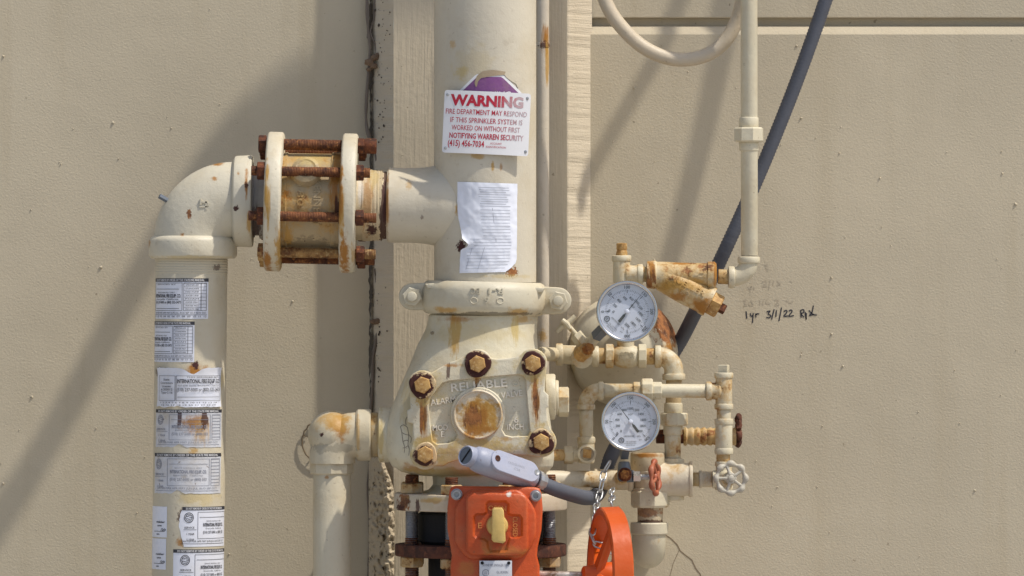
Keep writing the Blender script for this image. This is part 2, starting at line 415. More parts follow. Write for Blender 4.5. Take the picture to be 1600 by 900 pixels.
# paint nibs on the stucco
nb = MB()
for i in range(120):
    if i % 2: px, py = random.uniform(940, 1640), random.uniform(60, 930)
    else: px, py = random.uniform(-40, 570), random.uniform(-20, 930)
    r = random.choice((.0010, .0012, .0013, .0016, .0024))*random.uniform(.8, 1.1)
    c = W(px, py, -.0004); vs = []; a0 = random.random()*6
    for lv, (q, hh) in enumerate(((1.1, 0), (.75, .5), (.25, .8))):
        for j in range(6): vs.append(c+Vector((r*q*math.cos(a0+j*PI/3)*random.uniform(.7, 1.2), -hh*r, r*q*math.sin(a0+j*PI/3)*random.uniform(.7, 1.3))))
    nb.add(vs, [(l*6+j, l*6+(j+1) % 6, l*6+6+(j+1) % 6, l*6+6+j) for l in (0, 1) for j in range(6)]+[tuple(range(12, 18))])
nb.build('paint_nibs', 'stucco', wall, kind='stuff')
def ribbon(mb, pts, w, Y, proud=0):
    P = [Vector(p) for p in pts]; rows = []
    for i, p in enumerate(P):
        d = (P[min(i+1, len(P)-1)]-P[max(i-1, 0)]); n = Vector((-d.y, d.x)).normalized()*w/2
        rows.append([W(p.x-n.x, p.y-n.y, Y), W(p.x+n.x, p.y+n.y, Y)])
    mb.grid(rows)
cb = MB()
ribbon(cb, [(1040, 836), (1049, 842), (1058, 851), (1063, 861), (1073, 869), (1081, 875), (1087, 888), (1094, 897), (1099, 915), (1110, 940)], 1.7, -.0004)
ribbon(cb, [(1061, 860), (1052, 880), (1046, 903)], .8, -.0004)
cb.build('crack', plain('crack_brown', (.22, .165, .11), .9), wall)  # dark brown ribbon drawn for the wall crack
# marker writing on the wall
def crop(p): return (1000+p[0]/3.4625, 300+p[1]/3.4625)
hw = MB()
for st in ([(574, 645), (578, 685)], [(597, 655), (601, 672), (611, 668)], [(613, 655), (611, 680), (609, 708)], [(625, 658), (628, 679)], [(626, 668), (633, 659), (646, 660)],
           [(685, 648), (704, 644), (694, 659), (708, 669), (700, 680), (683, 679)], [(726, 634), (719, 662), (712, 691)], [(738, 640), (735, 676)], [(766, 625), (759, 660), (752, 698)],
           [(778, 648), (790, 640), (795, 650), (778, 672), (801, 670)], [(805, 645), (818, 638), (822, 648), (805, 672), (833, 668)],
           [(869, 639), (872, 680)], [(869, 640), (885, 637), (886, 651), (872, 659), (888, 678)], [(894, 648), (896, 668), (900, 691)], [(900, 655), (899, 688)],
           [(938, 614), (931, 650), (917, 668), (936, 664), (957, 666)], [(914, 640), (924, 652), (940, 664)]):
    ribbon(hw, spl([(*crop(p), 0) for p in st], 5), 1.9, -.0005)
tag(hw.build('marker_writing', 'ink'), 'black handwritten date 1yr 3/1/22 in marker on the stucco wall', 'writing')
fw = MB()
for st in ([(672, 398), (690, 395), (680, 410), (694, 420), (682, 430)], [(585, 510), (592, 525), (602, 512)], [(603, 508), (597, 540)], [(615, 512), (618, 528)], [(660, 490), (680, 480), (684, 492), (662, 512), (690, 508)],
           [(705, 475), (696, 530)], [(725, 480), (718, 505)], [(740, 480), (760, 500), (738, 505)], [(556, 590), (575, 585), (565, 600), (580, 612), (558, 618)], [(600, 588), (590, 610), (612, 612), (600, 588)],
           [(650, 585), (648, 615)], [(668, 585), (664, 615)], [(690, 580), (680, 600), (705, 605)], [(730, 582), (750, 590), (730, 612), (756, 610)], [(810, 480), (825, 490)], [(790, 585), (810, 600), (830, 590)]):
    ribbon(fw, spl([(*crop(p), 0) for p in st], 4), 1.3, -.0004)
tag(fw.build('faded_writing', plain('faded_marker', (.45, .385, .285), .8)), 'faint faded grey writing on the wall just above the black date', 'writing')

# vine in the joint
vt = thing('dry_vine', 'dry dark vine stem growing up the open joint beside the pilaster', 'vine', W(585, 720, -.01))
for pts, r in ((((573, -40), (574, 30), (578, 70), (577, 100), (573, 150), (572, 190), (577, 215), (587, 240), (590, 270), (588, 330), (593, 400), (596, 440), (598, 480), (590, 520), (583, 560), (582, 600), (578, 660), (576, 720)), 3.1),
               (((588, -40), (585, 10), (584, 30), (579, 50), (586, 70), (588, 90)), 1.6), (((571, -30), (576, 20), (574, 60)), 1.5),
               (((585, 420), (590, 460), (592, 500)), 1.5), (((576, 640), (579, 700), (574, 760), (577, 830), (575, 905)), 2.0)):
    P = spl([W(x, y, -.012-.006*abs(mnoise.noise((x, y*.03, 0)))) for x, y in pts], 6)
    MB().tube(P, [r*k(0)*(.8+.4*mnoise.noise((p.x*40, 0, p.z*40))) for p in P], 8).build('stem', 'vine', vt, 60)
def lump(mb, c, r, seed, sq=(1, 1, 1)):
    rows = []
    for i in range(7):
        a = PI*i/6; rows.append([])
        for j in range(9):
            b = 2*PI*j/9; d = Vector((math.sin(a)*math.cos(b), math.sin(a)*math.sin(b), math.cos(a)))
            q = r*(1+.5*mnoise.noise(d*1.6+Vector((seed, 0, 0)))); rows[-1].append(Vector(c)+Vector((d.x*q*sq[0], d.y*q*sq[1], d.z*q*sq[2])))
    mb.grid(rows, True)
for grp in (0, 1):
  lf = MB()
  for i, (x, y, r) in enumerate(((578, 97, 7), (585, 90, 6), (590, 86, 5), (583, 103, 6), (594, 82, 3), (577, 108, 4), (590, 502, 6), (584, 503, 5), (597, 506, 4))):
    if (y > 300) == bool(grp): lump(lf, W(x, y, -.02), r*k(0), i, (1.15, .7, .8))
  lf.build('dry_leaf', 'leaf', vt, 60)
db = MB()
for i in range(110):
    y = random.choice((random.uniform(0, 240), random.uniform(0, 240), random.uniform(430, 720)))
    x = 588+random.gauss(0, 7)+(18*random.random() if y < 240 else 0)
    if 225 < y < 430: continue
    u = min(1, max(0, (x-578)/37)); lump(db, W(x, y, -.065*u-.001), random.uniform(.0004, .0008)*random.choice((1, 1, 1, 1.6, 2.6)), i, (1, .5, 1.3))
for i in range(60):
    y = random.uniform(720, 900); x = random.uniform(578, 612); u = (x-578)/37
    lump(db, W(x, y, -.065*u-.018), random.uniform(.0007, .0022), i, (1, .6, 1))
db.build('debris', plain('dirt', (.075, .06, .045), .95, 0, .4), vt, 60, kind='stuff')

# ================================================================== riser
RY = -.34
rs = thing('riser_pipe', 'large vertical beige sprinkler riser pipe carrying the warning sign', 'pipe', W(757, 440, RY))
M['riser'] = paint('riser_paint', (.575, .525, .42), grime=.3, bump=.22, specks=.25, stains=[(708, 72, RY, 6, 8, 'O', .5), (722, 118, RY, 12, 14, 'y', .6), (745, 245, RY, 14, 6, 'O', .7), (770, 262, RY, 3, 10, 'O', .8), (783, 262, RY, 3, 7, 'o', .6),
    (740, 100, RY, 40, 30, 'y', .25), (716, 329, RY, 5, 10, 'O', .8), (722, 386, RY, 8, 9, 'd', .95), (800, 425, RY, 9, 8, 'r', 1.), (790, 432, RY, 50, 4, 'y', .4), (640, 290, RY, 6, 10, 'O', .5), (660, 340, RY, 3, 3, 'd', .5), (606, 310, RY, 4, 50, 'o', .8)])
zt = W(0, -30, RY).z
rx = W(758, 0, RY).x
MB().lathe((rx, RY, W(0, 441, RY).z), (rx, RY, zt), [(0, 0), (0, .0838), (zt-W(0, 441, RY).z-.01, .0838), (zt-W(0, 441, RY).z, .07), (zt-W(0, 441, RY).z, 0)], 64).build('pipe', 'riser', rs)
st = MB(); a, b = W(604, 320.5, RY), W(758, 322, RY); r0 = 58.5*k(RY)
st.lathe(a, b, [(0, r0*.86), (.001, r0*.96), (.004, r0), (.045, r0), (.060, r0*1.015), (.072, r0*1.045), (.083, r0*1.09), (.095, r0*1.13), (.13, r0*1.16), (.14, r0*.9)], 48)
st.build('outlet', 'riser', rs)
MB().lathe(W(0, 0, RY)*0+Vector((rx, RY, zt-.03)), Vector((rx, RY, zt+.05)), [(0, .0842), (.028, .0842), (.031, .078), (.032, .0)], 48).build('cap', 'pipe', rs)
# thin pipe
M['thin'] = paint('thin_pipe_paint', (.585, .52, .42), grime=.35, specks=.35, stains=[(852, 62, -.085, 8, 28, 'o', .95), (851, 70, -.085, 10, 5, 'd', .8), (855, 95, -.085, 4, 40, 'O', .8), (848, 525, -.085, 8, 12, 'O', .7)])
tx = W(848.5, 0, -.085).x
tp = thing('thin_pipe', 'thin vertical beige pipe strapped close against the pilaster behind the riser', 'pipe', (tx, -.085, 0))
MB().cyl((tx, -.085, .05), (tx, -.085, 2.4), 9.6*k(-.085), 24).build('pipe', 'thin', tp)
MB().cyl((tx, -.085, W(0, 75, -.085).z), (tx, -.085, W(0, 66, -.085).z), 10.4*k(-.085), 24).build('weld', 'thin', tp)

# ================================================================== grooved coupling
gc = thing('grooved_coupling', 'beige two-bolt grooved coupling clamped round the riser above the alarm valve', 'coupling', W(757, 490, RY))
M['coup'] = paint('coupling_paint', (.565, .52, .40), grime=.4, specks=.3, stains=[(700, 484, RY, 26, 6, 'O', .75), (808, 487, RY, 20, 8, 'O', .75), (760, 490, RY, 80, 3, 'k', .6)])
CT = math.radians(-1.4)
ax = Vector((math.sin(-CT), 0, math.cos(CT)))
cc = W(756, 466, RY)
kk = k(RY)
def crv(h0, r): return (h0*kk, r*kk)
lo_ = cc-ax*26*kk
MB().lathe(lo_, cc+ax*26*kk, [crv(0, 80), crv(0, 88), crv(2, 92), crv(8, 97), crv(14, 99.5), crv(38, 99.5), crv(44, 97), crv(50, 92), crv(52, 88), crv(52, 80)], 72).build('housing', 'coup', gc)
Rm = Matrix.Rotation(-CT*-1, 3, 'Y') if False else Matrix.Rotation(-CT, 3, 'Y')
for sx, lx, ly in ((-1, 644, 463.5), (1, 872, 470)):
    c = W(lx, ly, RY-.012)
    lug = [(lx+sx*21*math.cos(a), ly+21*math.sin(a)) for a in [(-PI/2+PI*i/14) for i in range(15)]]
    ix = lx-sx*66
    lug = lug+[(ix, ly+22), (ix, ly-24)]
    yf = RY-.028
    MB().plate(lug, yf, RY+.045, 3).build('lug', 'coup', gc)
    # sloping web from housing to lug
    MB().plate([(lx-sx*20, ly-20), (lx-sx*66, ly-24), (lx-sx*66, ly-10), (lx-sx*24, ly-13)], RY-.058, RY-.02, 2).build('web', 'coup', gc)
    bt = MB(); bc = W(lx, ly, yf-.002)
    bt.hex(bc, bc+Vector((0, -.011, 0)), 15.5*kk, .3)
    nut = bt.build('nut', 'coup', gc)
    MB().cyl(bc+Vector((0, -.009, 0)), bc+Vector((0, -.022, 0)), 8*kk, 18, .002).build('bolt_end', 'coup', nut)
tb = MB(); RH = .1046
def on_housing(x0, y0, rot=PI):
    c = W(756, y0, RY); th0 = (x0-756)*kk/RH
    def fn(x, y, z):
        x, y = x*math.cos(rot)-y*math.sin(rot), x*math.sin(rot)+y*math.cos(rot)
        th = th0+x/RH; r = RH+z
        return Vector((c.x+r*math.sin(th), RY-r*math.cos(th), c.z+y+x*math.tan(CT)*1))
    return fn
tb.text('BC', on_housing(743, 454.5), 9*kk, 14*kk, .0012, .01); tb.text('R-1', on_housing(775, 455), 9*kk, 23*kk, .0012, .01)
tb.text('6', on_housing(761, 469), 10*kk, 8*kk, .0012, .01)
for x in (741, 782):
    f = on_housing(x, 469.5); ring = [f(5.5*kk*math.cos(a), 4.6*kk*math.sin(a), 0) for a in [2*PI*i/16 for i in range(16)]]
    tb.tube(ring, .0010, 6, True)
tb.build('lettering', 'coup', gc)

# ================================================================== alarm check valve
VY = RY
M['valve'] = paint('valve_paint', BEW, grime=.4, specks=.4, bump=.3, stains=[(712, 520, VY, 11, 42, 'O', .85), (716, 498, VY, 28, 6, 'o', .6), (805, 512, VY, 8, 30, 'y', .8), (815, 500, VY, 18, 8, 'O', .7), (676, 520, VY, 3, 3, 'd', .6),
    (596, 680, VY, 6, 50, 'y', .7), (655, 730, VY, 30, 9, 'o', .7), (740, 520, VY, 100, 22, 'y', .35), (640, 640, VY, 14, 60, 'y', .4), (720, 736, VY, 110, 10, 'y', .7), (850, 660, VY, 5, 60, 'O', .5)])
CYF = VY-.125                                        # cover front
M['cover'] = paint('cover_paint', (.60, .558, .435), grime=.45, specks=.45, bump=.35, stains=[(661, 655, CYF, 7, 42, 'o', .95), (660, 625, CYF, 13, 12, 'O', .9), (838, 628, CYF, 7, 46, 'o', .95), (836, 595, CYF, 12, 14, 'O', .8), (746, 592, CYF, 7, 12, 'o', .8),
    (700, 580, CYF, 3, 16, 'd', .75), (705, 571, CYF, 22, 4, 'o', .7), (745, 690, CYF, 32, 9, 'o', .85), (700, 727, CYF, 44, 8, 'o', .6), (668, 690, CYF, 24, 12, 'O', .8), (790, 686, CYF, 16, 6, 'O', .7), (700, 705, CYF, 20, 8, 'O', .6), (775, 700, CYF, 40, 10, 'y', .6),
    (659, 650, CYF, 2.6, 34, 'r', .8), (664, 645, CYF, 2, 30, 'd', .5), (836, 620, CYF, 2.6, 36, 'r', .85), (840, 630, CYF, 1.8, 26, 'd', .5), (744, 594, CYF, 2, 12, 'r', .8), (661, 602, CYF, 36, 36, 'y', .6), (746, 570, CYF, 36, 30, 'y', .5), (833, 570, CYF, 34, 36, 'y', .6), (846, 690, CYF, 36, 36, 'y', .7), (664, 710, CYF, 38, 36, 'y', .75), (745, 692, CYF, 60, 14, 'y', .7), (700, 716, CYF, 50, 12, 'y', .7), (846, 690, CYF, 24, 26, 'O', .45), (746, 560, CYF, 22, 10, 'O', .5)])
M['boss'] = paint('boss_paint', (.60, .54, .43), grime=.6, specks=.8, stains=[(752, 650, CYF, 42, 40, 'O', .95), (746, 652, CYF, 32, 32, 'O', .95), (745, 652, CYF, 24, 28, 'o', .95), (738, 655, CYF, 13, 24, 'r', .75), (748, 672, CYF, 24, 12, 'o', .8)])
M['letter'] = paint('letter_paint', (.70, .65, .55), grime=.3, specks=.3)
av = thing('alarm_check_valve', 'beige cast alarm check valve with bolted cover plate stained by rust', 'valve', W(752, 770, VY))
rowsd = [(490, 673, 838, .080, 2.1), (493, 670, 840, .086, 2.1), (503, 668, 840, .087, 2.1), (515, 665, 839, .089, 2.1), (540, 652, 840, .094, 2.2), (570, 640, 843, .099, 2.4), (600, 627, 850, .103, 2.6), (635, 612, 857, .106, 2.8), (665, 603, 861, .108, 3), (695, 601, 865, .108, 3), (715, 605, 866, .107, 3), (728, 613, 864, .101, 2.8), (736, 626, 857, .091, 2.6), (741, 642, 845, .078, 2.4), (743, 660, 830, .06, 2.2)]
rows = []
import bisect
def interp(tab, y):
    for a, b in zip(tab, tab[1:]):
        if y <= b[0]:
            u = (y-a[0])/(b[0]-a[0]); return [a[i]+(b[i]-a[i])*u for i in range(len(a))]
    return list(tab[-1])
ysamp = sorted(set([490+i*4 for i in range(60)]+[493, 728, 736, 741, 743, 739, 732]))
for y in ysamp:
    y = min(y, 743); _, xl, xr, hd, n = interp(rowsd, y); r = []
    for j in range(64):
        a = 2*PI*j/64; ca, sa = math.cos(a), math.sin(a)
        ux = math.copysign(abs(ca)**(2/n), ca); uy = math.copysign(abs(sa)**(2/n), sa)
        p = W((xl+xr)/2, y, VY); p.x += ux*(xr-xl)/2*k(VY); p.y += uy*hd; r.append(p)
    rows.append(r)
bb = MB().grid(rows, True); bb.add(rows[-1], [tuple(range(64))]); bb.add(rows[0], [tuple(range(64))])
body = bb.build('body', 'valve', av, 40)
q = W(752, 770, VY)
MB().lathe(q, W(752, 735, VY), [(0, .1), (.001, .098), (.006, .086), (.014, .079), (.030, .080), (.037, .08)], 48).build('neck', 'valve', av)
# cracked flakes of paint on the left shoulder
fk = MB()
for pts in ([(627, 667), (629, 675), (631, 690), (634, 700), (632, 712)], [(638, 668), (640, 680), (639, 694), (641, 702)], [(629, 676), (635, 679), (640, 680)], [(634, 700), (628, 701), (625, 706), (624, 712)], [(634, 700), (639, 697), (641, 702), (640, 712)], [(631, 690), (637, 688), (640, 690)], [(627, 667), (632, 664), (638, 668)], [(640, 680), (644, 684), (643, 692)], [(636, 664), (635, 657), (638, 651)]):
    ribbon(fk, spl([(*p, 0) for p in pts], 4), .85, VY-.0995)
fko = fk.build('paint_crack', 'vine', av)
# project cracks on the body surface
for v in fko.data.vertices:
    pz = v.co+LOCW[av.name]; py = 450-(pz.z-CAMZ)/k(VY-.0995); px = 800+pz.x/k(VY-.0995)
    _, xl, xr, hd, n = interp(rowsd, py); wp = W((xl+xr)/2, py, VY)
    X = pz.x*k(VY)/k(VY-.0995); u = min(.999, abs((X-wp.x)/((xr-xl)/2*k(VY))))
    v.co.x = X-LOCW[av.name].x; v.co.y = VY-hd*(1-u**n)**(1/n)-.0003-LOCW[av.name].y
# left port, right plug
p = MB(); p.lathe(W(591, 679.5, VY), W(640, 679.5, VY), [(0, .02), (0, 40*kk), (.002, 43*kk), (.016, 43*kk), (.019, 42*kk), (.03, 52*kk), (.05, 54*kk)], 40).build('port', 'valve', av)
p = MB(); p.cyl(W(852, 620, VY+.02), W(868, 620, VY+.02), 36*kk, 36, .003); p.cyl(W(866, 621, VY+.02), W(873, 621, VY+.02), 27*kk, 30, .002); p.build('side_boss', 'valve', av)
MB().hex(W(872, 628, VY+.02), W(889, 628, VY+.02), 24*kk, .2).build('side_plug', 'trim', av)
def c4(x, y): return (560+x/3.332, 470+y/3.332)
def lobe(c, r, a0, a1, n=9):
    return [(c[0]+r*math.cos(math.radians(a0+(a1-a0)*i/n)), c[1]+r*math.sin(math.radians(a0+(a1-a0)*i/n))) for i in range(n+1)]
BT = [c4(334, 438), c4(620, 328), c4(908, 325), c4(952, 735), c4(348, 800)]
out = lobe(BT[0], 23, 175, 305)+[c4(470, 322), c4(520, 306), c4(550, 285)]+lobe(BT[1], 23, 200, 335)+[c4(720, 303), c4(780, 298), c4(830, 290)]+lobe(BT[2], 23, 215, 380)
out += [c4(972, 420), c4(968, 470), c4(990, 492), c4(990, 552), c4(978, 560), c4(985, 620), c4(1000, 665)]+lobe(BT[3], 24, -40, 100)+[c4(900, 806), c4(780, 800), c4(690, 795), c4(560, 815), c4(470, 845), c4(440, 862)]+lobe(BT[4], 24, 50, 190)
out += [c4(286, 715), c4(284, 640), c4(256, 632), c4(253, 572), c4(272, 560), c4(268, 500)]
bc = c4(622, 592)
rec = [c4(472, 418), c4(600, 405), c4(720, 393), c4(835, 384), c4(862, 392), c4(870, 412), c4(880, 540), c4(893, 680), c4(880, 703), c4(800, 708), c4(765, 700), c4(748, 672)]
a0 = math.degrees(math.atan2(672-592, 748-622)); a1 = math.degrees(math.atan2(672-592, 505-622))
rec += [(bc[0]+43*math.cos(math.radians(q)), bc[1]+43*math.sin(math.radians(q))) for q in [32-i*(32+180+32)/20 for i in range(1, 20)]]
rec += [c4(505, 672), c4(516, 700), c4(500, 728), c4(470, 741), c4(408, 746), c4(386, 730), c4(374, 640), c4(365, 548), c4(376, 505), c4(440, 428)]
cv = MB().plate(out, CYF, VY-.085, 2.2, [rec], CYF+.0075).build('cover', 'cover', av, 40)
bo = MB(); bq = W(*bc, CYF)
bo.lathe(bq+Vector((0, .012, 0)), bq-Vector((0, .004, 0)), [(0, 41*k(CYF)), (.012, 39*k(CYF)), (.0152, 38*k(CYF)), (.016, 37*k(CYF)), (.0155, 35.5*k(CYF)), (.0138, 34.5*k(CYF)), (.0134, 30*k(CYF)), (.0134, 0)], 48)
bo.build('boss', 'boss', cv)
FL = CYF+.0070; kf = k(CYF)
for body_, cx_, cy_, rot_, h_, w_ in (('RELIABLE', 628, 438, 5.5, 13, 88), ('ALARM', 441, 521, 8, 9.5, 40), ('VALVE', 797, 486, 6, 9.5, 34), ('MOD.', 430, 660, 3, 9, 26), ('E', 440, 694, 0, 9, 6), ('6', 822, 618, 0, 10, 7), ('INCH', 818, 656, 2, 9, 26)):
    MB().text(body_, flat(*c4(cx_, cy_), FL, math.radians(rot_)), h_*kf, w_*kf, .0024, .016).build('lettering', 'letter', cv)
oc = W(*c4(818, 428), FL); MB().tube([oc+Vector((4.5*kf*math.cos(a), -.0002, 4*kf*math.sin(a))) for a in [2*PI*i/16 for i in range(16)]], .0011, 6, True).build('casting_mark', 'cover', cv)
for i, (x, y) in enumerate(BT):
    c = W(x, y, CYF); kf = k(CYF); wr = (21, 21, 19, 20.5, 19)[i]
    dark = M['rust']
    blob = MB(); n = 40
    rim = [wr*kf*(1+.05*math.sin(a*3+i)+.05*mnoise.noise((math.cos(a)*2, math.sin(a)*2, i*3.))) for a in [2*PI*j/n for j in range(n)]]
    rws = []
    for q, h in ((1.0, .0005), (.97, .0035), (.9, .0048), (.3, .0050)):
        rws.append([c+Vector((rim[j]*q*math.cos(2*PI*j/n), -h, rim[j]*q*math.sin(2*PI*j/n))) for j in range(n)])
    blob.grid(rws, True).add(rws[-1], [tuple(range(n))])
    wm = paint('washer_paint', (.56, .42, .24), grime=.6, stains=[(x+(-6, 0, 2, 3, -3)[i], y+(3, 3, -2, 4, 5)[i], CYF, (27, 27, 24, 23, 17)[i], (29, 27, 29, 24, 19)[i], 'd', (.97, .97, .95, .95, .9)[i])])
    wo = blob.build('washer', wm, cv)
    hb = MB(); h0 = c+Vector((0, -.0045, 0)); hb.lathe(h0, h0+Vector((0, -.016, 0)), [(0, 13.6*kf), (.0125, 13.6*kf), (.0145, 12.4*kf), (.0148, 11*kf), (.0148, 0)], 6, .2+i)
    hb.build('bolt', 'rust_gold', cv, 20)

# ================================================================== flanged joint and butterfly valve below
fl = thing('pipe_flange', 'beige round flange with rust streaks directly under the alarm valve', 'flange', W(751, 797, RY))
M['flange'] = paint('flange_paint', (.60, .53, .42), grime=.5, specks=.5, stains=[(632, 785, RY, 9, 16, 'r', .9), (655, 790, RY, 4, 14, 'd', .8), (626, 792, RY, 6, 6, 'd', .9), (675, 778, RY, 24, 5, 'O', .7), (760, 775, RY, 120, 4, 'y', .4)])
kk = k(RY)
c0, c1 = W(751, 796, RY), W(751, 769.5, RY)
MB().cyl(c0, c1, 135*kk, 72, .003).build('disc', 'flange', fl)
bv = thing('butterfly_valve', 'black butterfly valve body clamped between the beige and the rusty flange', 'valve', W(751, 850, RY))
MB().lathe(W(751, 850, RY), W(751, 796.5, RY), [(0, .06), (0, .096), (.006, .103), (.05, .103), (.055, .096), (.0555, .05)], 48).build('body', 'black', bv)
MB().box(W(751, 822, RY-.11), (.04, .05, .020)).build('neck', 'black', bv)
rf = thing('rusty_flange', 'rusted brown steel ring flange under the black valve body', 'flange', W(751, 868, RY))
MB().cyl(W(751, 868, RY), W(751, 849.5, RY), 134*kk, 72, .002).build('disc', 'rust_ring', rf)
lp = thing('supply_pipe', 'black iron supply pipe rising from the ground to the rusty flange', 'pipe', (W(751, 0, RY).x, RY, 0))
MB().cyl((W(751, 0, RY).x, RY, .001), W(751, 868.5, RY), .086, 48).build('pipe', 'black', lp)
sn = 0
for i in range(8):
    a = PI/8+i*PI/4; x, y = 751+116*math.cos(a), RY+116*kk*math.sin(a)
    P = lambda py: Vector((W(x, 0, RY).x, y, W(0, py, RY).z))
    where = ['right', 'back right', 'back left', 'left', 'left', 'front left', 'front right', 'right'][i]
    dep = 'rear' if math.sin(a) > 0 else 'front'
    sd = thing('flange_stud', 'threaded stud with rusty nuts through both flanges, %s of the %s pair' % (('leftmost' if math.cos(a) < -.7 else 'rightmost' if math.cos(a) > .7 else 'inner left' if math.cos(a) < 0 else 'inner right'), dep), 'stud', P(905), 'studs of the valve flanges')
    MB().thread(P(905), P(743), 10*kk, .0027, .12, 16).build('rod', M['stud'] if i in (3, 4, 0, 7, 5) else M['stud'], sd)
    MB().thread(P(757), P(742.5), 10.4*kk, .0027, .1, 16).build('rod_end', 'rod', sd)
    MB().thread(P(849), P(838), 10.6*kk, .0027, .1, 16).build('rod_foot', 'rod', sd)
    MB().thread(P(906), P(882), 10.4*kk, .0027, .1, 16).build('rod_tail', 'rod', sd)
    nm = paint('nut_paint%d' % i, (.47, .38, .25), patch=.42, grime=.7)
    MB().hex(P(769.4), P(754), 19*kk, .25+i).build('nut', nm, sd)
    MB().hex(P(884), P(868.2), 19*kk, .35+i).build('nut', nm, sd)

# ================================================================== orange gear operator
OY = -.545
go = thing('gear_operator', 'orange gear operator box with yellow OPEN pointer and name plate', 'gear operator', W(773, 960, OY+.04))
M['orange_h'] = paint('orange_housing', (.50, .074, .014), grime=.13, specks=.35, rough=.42, bump=.35, var=.12, stains=[(795, 772, OY, 5, 5, 'w', .9), (760, 850, OY, 12, 18, 'O', .25), (790, 860, OY, 40, 10, 'O', .3), (776, 840, OY, 26, 22, 'd', .22), (730, 890, OY, 20, 14, 'O', .3)])
oo = [(702, 768), (704, 762), (711, 759), (835, 761), (843, 763), (846, 770), (848, 795), (846, 828), (840, 856), (839, 868), (843, 884), (844, 965), (703, 965), (704, 884), (706, 868), (704, 856), (699, 826), (699, 795)]
hs = MB().plate(oo, OY, -.455, 4).build('housing', 'orange_h', go, 40)
cl_ = [(min(838, max(711, 773+67*math.cos(a))), min(874, max(765, 820+66*math.sin(a)))) for a in [2*PI*i/48 for i in range(48)]]
cl2 = [];
for p in cl_:
    if not cl2 or (abs(p[0]-cl2[-1][0])+abs(p[1]-cl2[-1][1])) > .5: cl2.append(p)
MB().plate(cl2, OY-.010, OY+.01, 4).build('raised_ring', 'orange_h', go, 40)
sq = lobe((741, 782), 13, 180, 270, 4)+lobe((812, 784), 13, 270, 360, 4)+lobe((812, 854), 14, 0, 90, 4)+lobe((742, 854), 14, 90, 180, 4)
cross = [(761, 800), (760, 788), (764, 784), (790, 784), (794, 788), (794, 803), (799, 805), (812, 806), (815, 810), (815, 836), (811, 839), (797, 840), (794, 846), (792, 858), (788, 861), (766, 861), (763, 856), (762, 846), (756, 842), (745, 840), (741, 836), (741, 808), (745, 804), (757, 804)]
pl = MB().plate(sq, OY-.024, OY, 4, [cross], OY-.0195).build('dial_plate', 'orange_h', go, 40)
lt = MB(); FLO = OY-.018
lt.text('OPEN', flat(777, 794, OY-.0195, math.radians(-2)), 8*k(OY), 28*k(OY), .0014, .012)
lt.text('CLOSED', flat(805, 823, OY-.0195, -PI/2), 7.5*k(OY), 31*k(OY), .0014, .012)
lt.text('E', flat(750, 821, OY-.0195, 0), 9*k(OY), 6*k(OY), .0014, .012)
lt.build('lettering', paint('letter_orange', (.60, .22, .06), grime=.3), pl)
ko = MB(); c = W(777, 821, OY-.0165); kf = k(OY)
ko.lathe(c, c+Vector((0, -.010, 0)), [(0, 17*kf), (.004, 17*kf), (.0075, 15*kf), (.009, 11*kf), (.0095, 0)], 32)
knob = ko.build('pointer', 'yellow', go)
bar = [(769, 796), (772, 793), (784, 793), (787, 797), (789, 820), (790, 846), (786, 849), (771, 847), (768, 843), (768, 820)]
MB().plate(bar, OY-.048, OY-.02, 3).build('grip', 'yellow', knob)
for x, y in ((713.5, 772.5), (837, 774.5)):
    c = W(x, y, OY); s_ = MB(); s_.lathe(c+Vector((0, .004, 0)), c-Vector((0, .008, 0)), [(0, 9*kf), (.004, 9*kf), (.0042, 8*kf), (.011, 7.6*kf), (.012, 6.8*kf), (.0119, 4.2*kf), (.006, 4*kf), (.006, 0)], 20)
    s_.build('socket_screw', 'stud', go)
np_ = MB().plate([(749, 876), (800, 876), (800, 925), (749, 925)], OY-.028, OY-.002, 1).build('name_plate', plain('alu_plate', (.60, .61, .65), .4, .2), go)
nt = MB(); NY = OY-.0284
nt.text('SOONE FIRE SPRINKLER CORP.', flat(775, 883, NY), 4*kf, 42*kf, 0, .01); nt.text('GL R300N', flat(785, 894, NY), 4*kf, 18*kf, 0, .01); nt.text('TEST 300 PSI', flat(781, 902, NY), 3*kf, 30*kf, 0, .01)
nc = W(759, 895, NY); nt.tube([nc+Vector((5*kf*math.cos(a), 0, 5*kf*math.sin(a))) for a in [2*PI*i/18 for i in range(18)]], .0005, 4, True); nt.text('UL', flat(759, 895, NY), 5*kf, 5*kf)
nt.build('printing', 'ink_f', np_)
for x in (753.5, 795): c = W(x, 879.5, OY-.028); MB().cyl(c+Vector((0, .002, 0)), c-Vector((0, .002, 0)), 2.6*kf, 12).build('rivet', 'black', np_)
# shaft and hand wheel
HY = -.50; kw = k(HY)
M['shaft'] = rust('worn_shaft', (.20, .12, .07), (.55, .50, .44), (.65, .62, .58), 30, .2, .4, .6)
MB().cyl(W(838, 898, HY), W(925, 900, HY), 6.5*kw, 18).build('shaft', 'shaft', go)
phi = math.radians(11); nrm = Vector((-math.cos(phi), -math.sin(phi), 0)); uu = Vector((math.sin(phi), -math.cos(phi), 0)); vv = Vector((0, 0, 1))
wc = W(953, 899, HY)
hw_ = MB(); N = 72; R0 = 106*kw; wdt = 16*kw
prof = [(-wdt, R0-3*kw), (-wdt+.002, R0-1*kw), (wdt-.002, R0), (wdt, R0-2*kw), (wdt, R0-9*kw), (0, R0-12*kw), (-wdt, R0-11*kw)]
rows = []
for i in range(N):
    a = 2*PI*i/N; d = uu*math.cos(a)+vv*math.sin(a); step = 1.5*kw if (i//6) % 2 else 0
    rows.append([wc-nrm*q+d*(r+(step if j in (1, 2) else 0)) for j, (q, r) in enumerate(prof)])
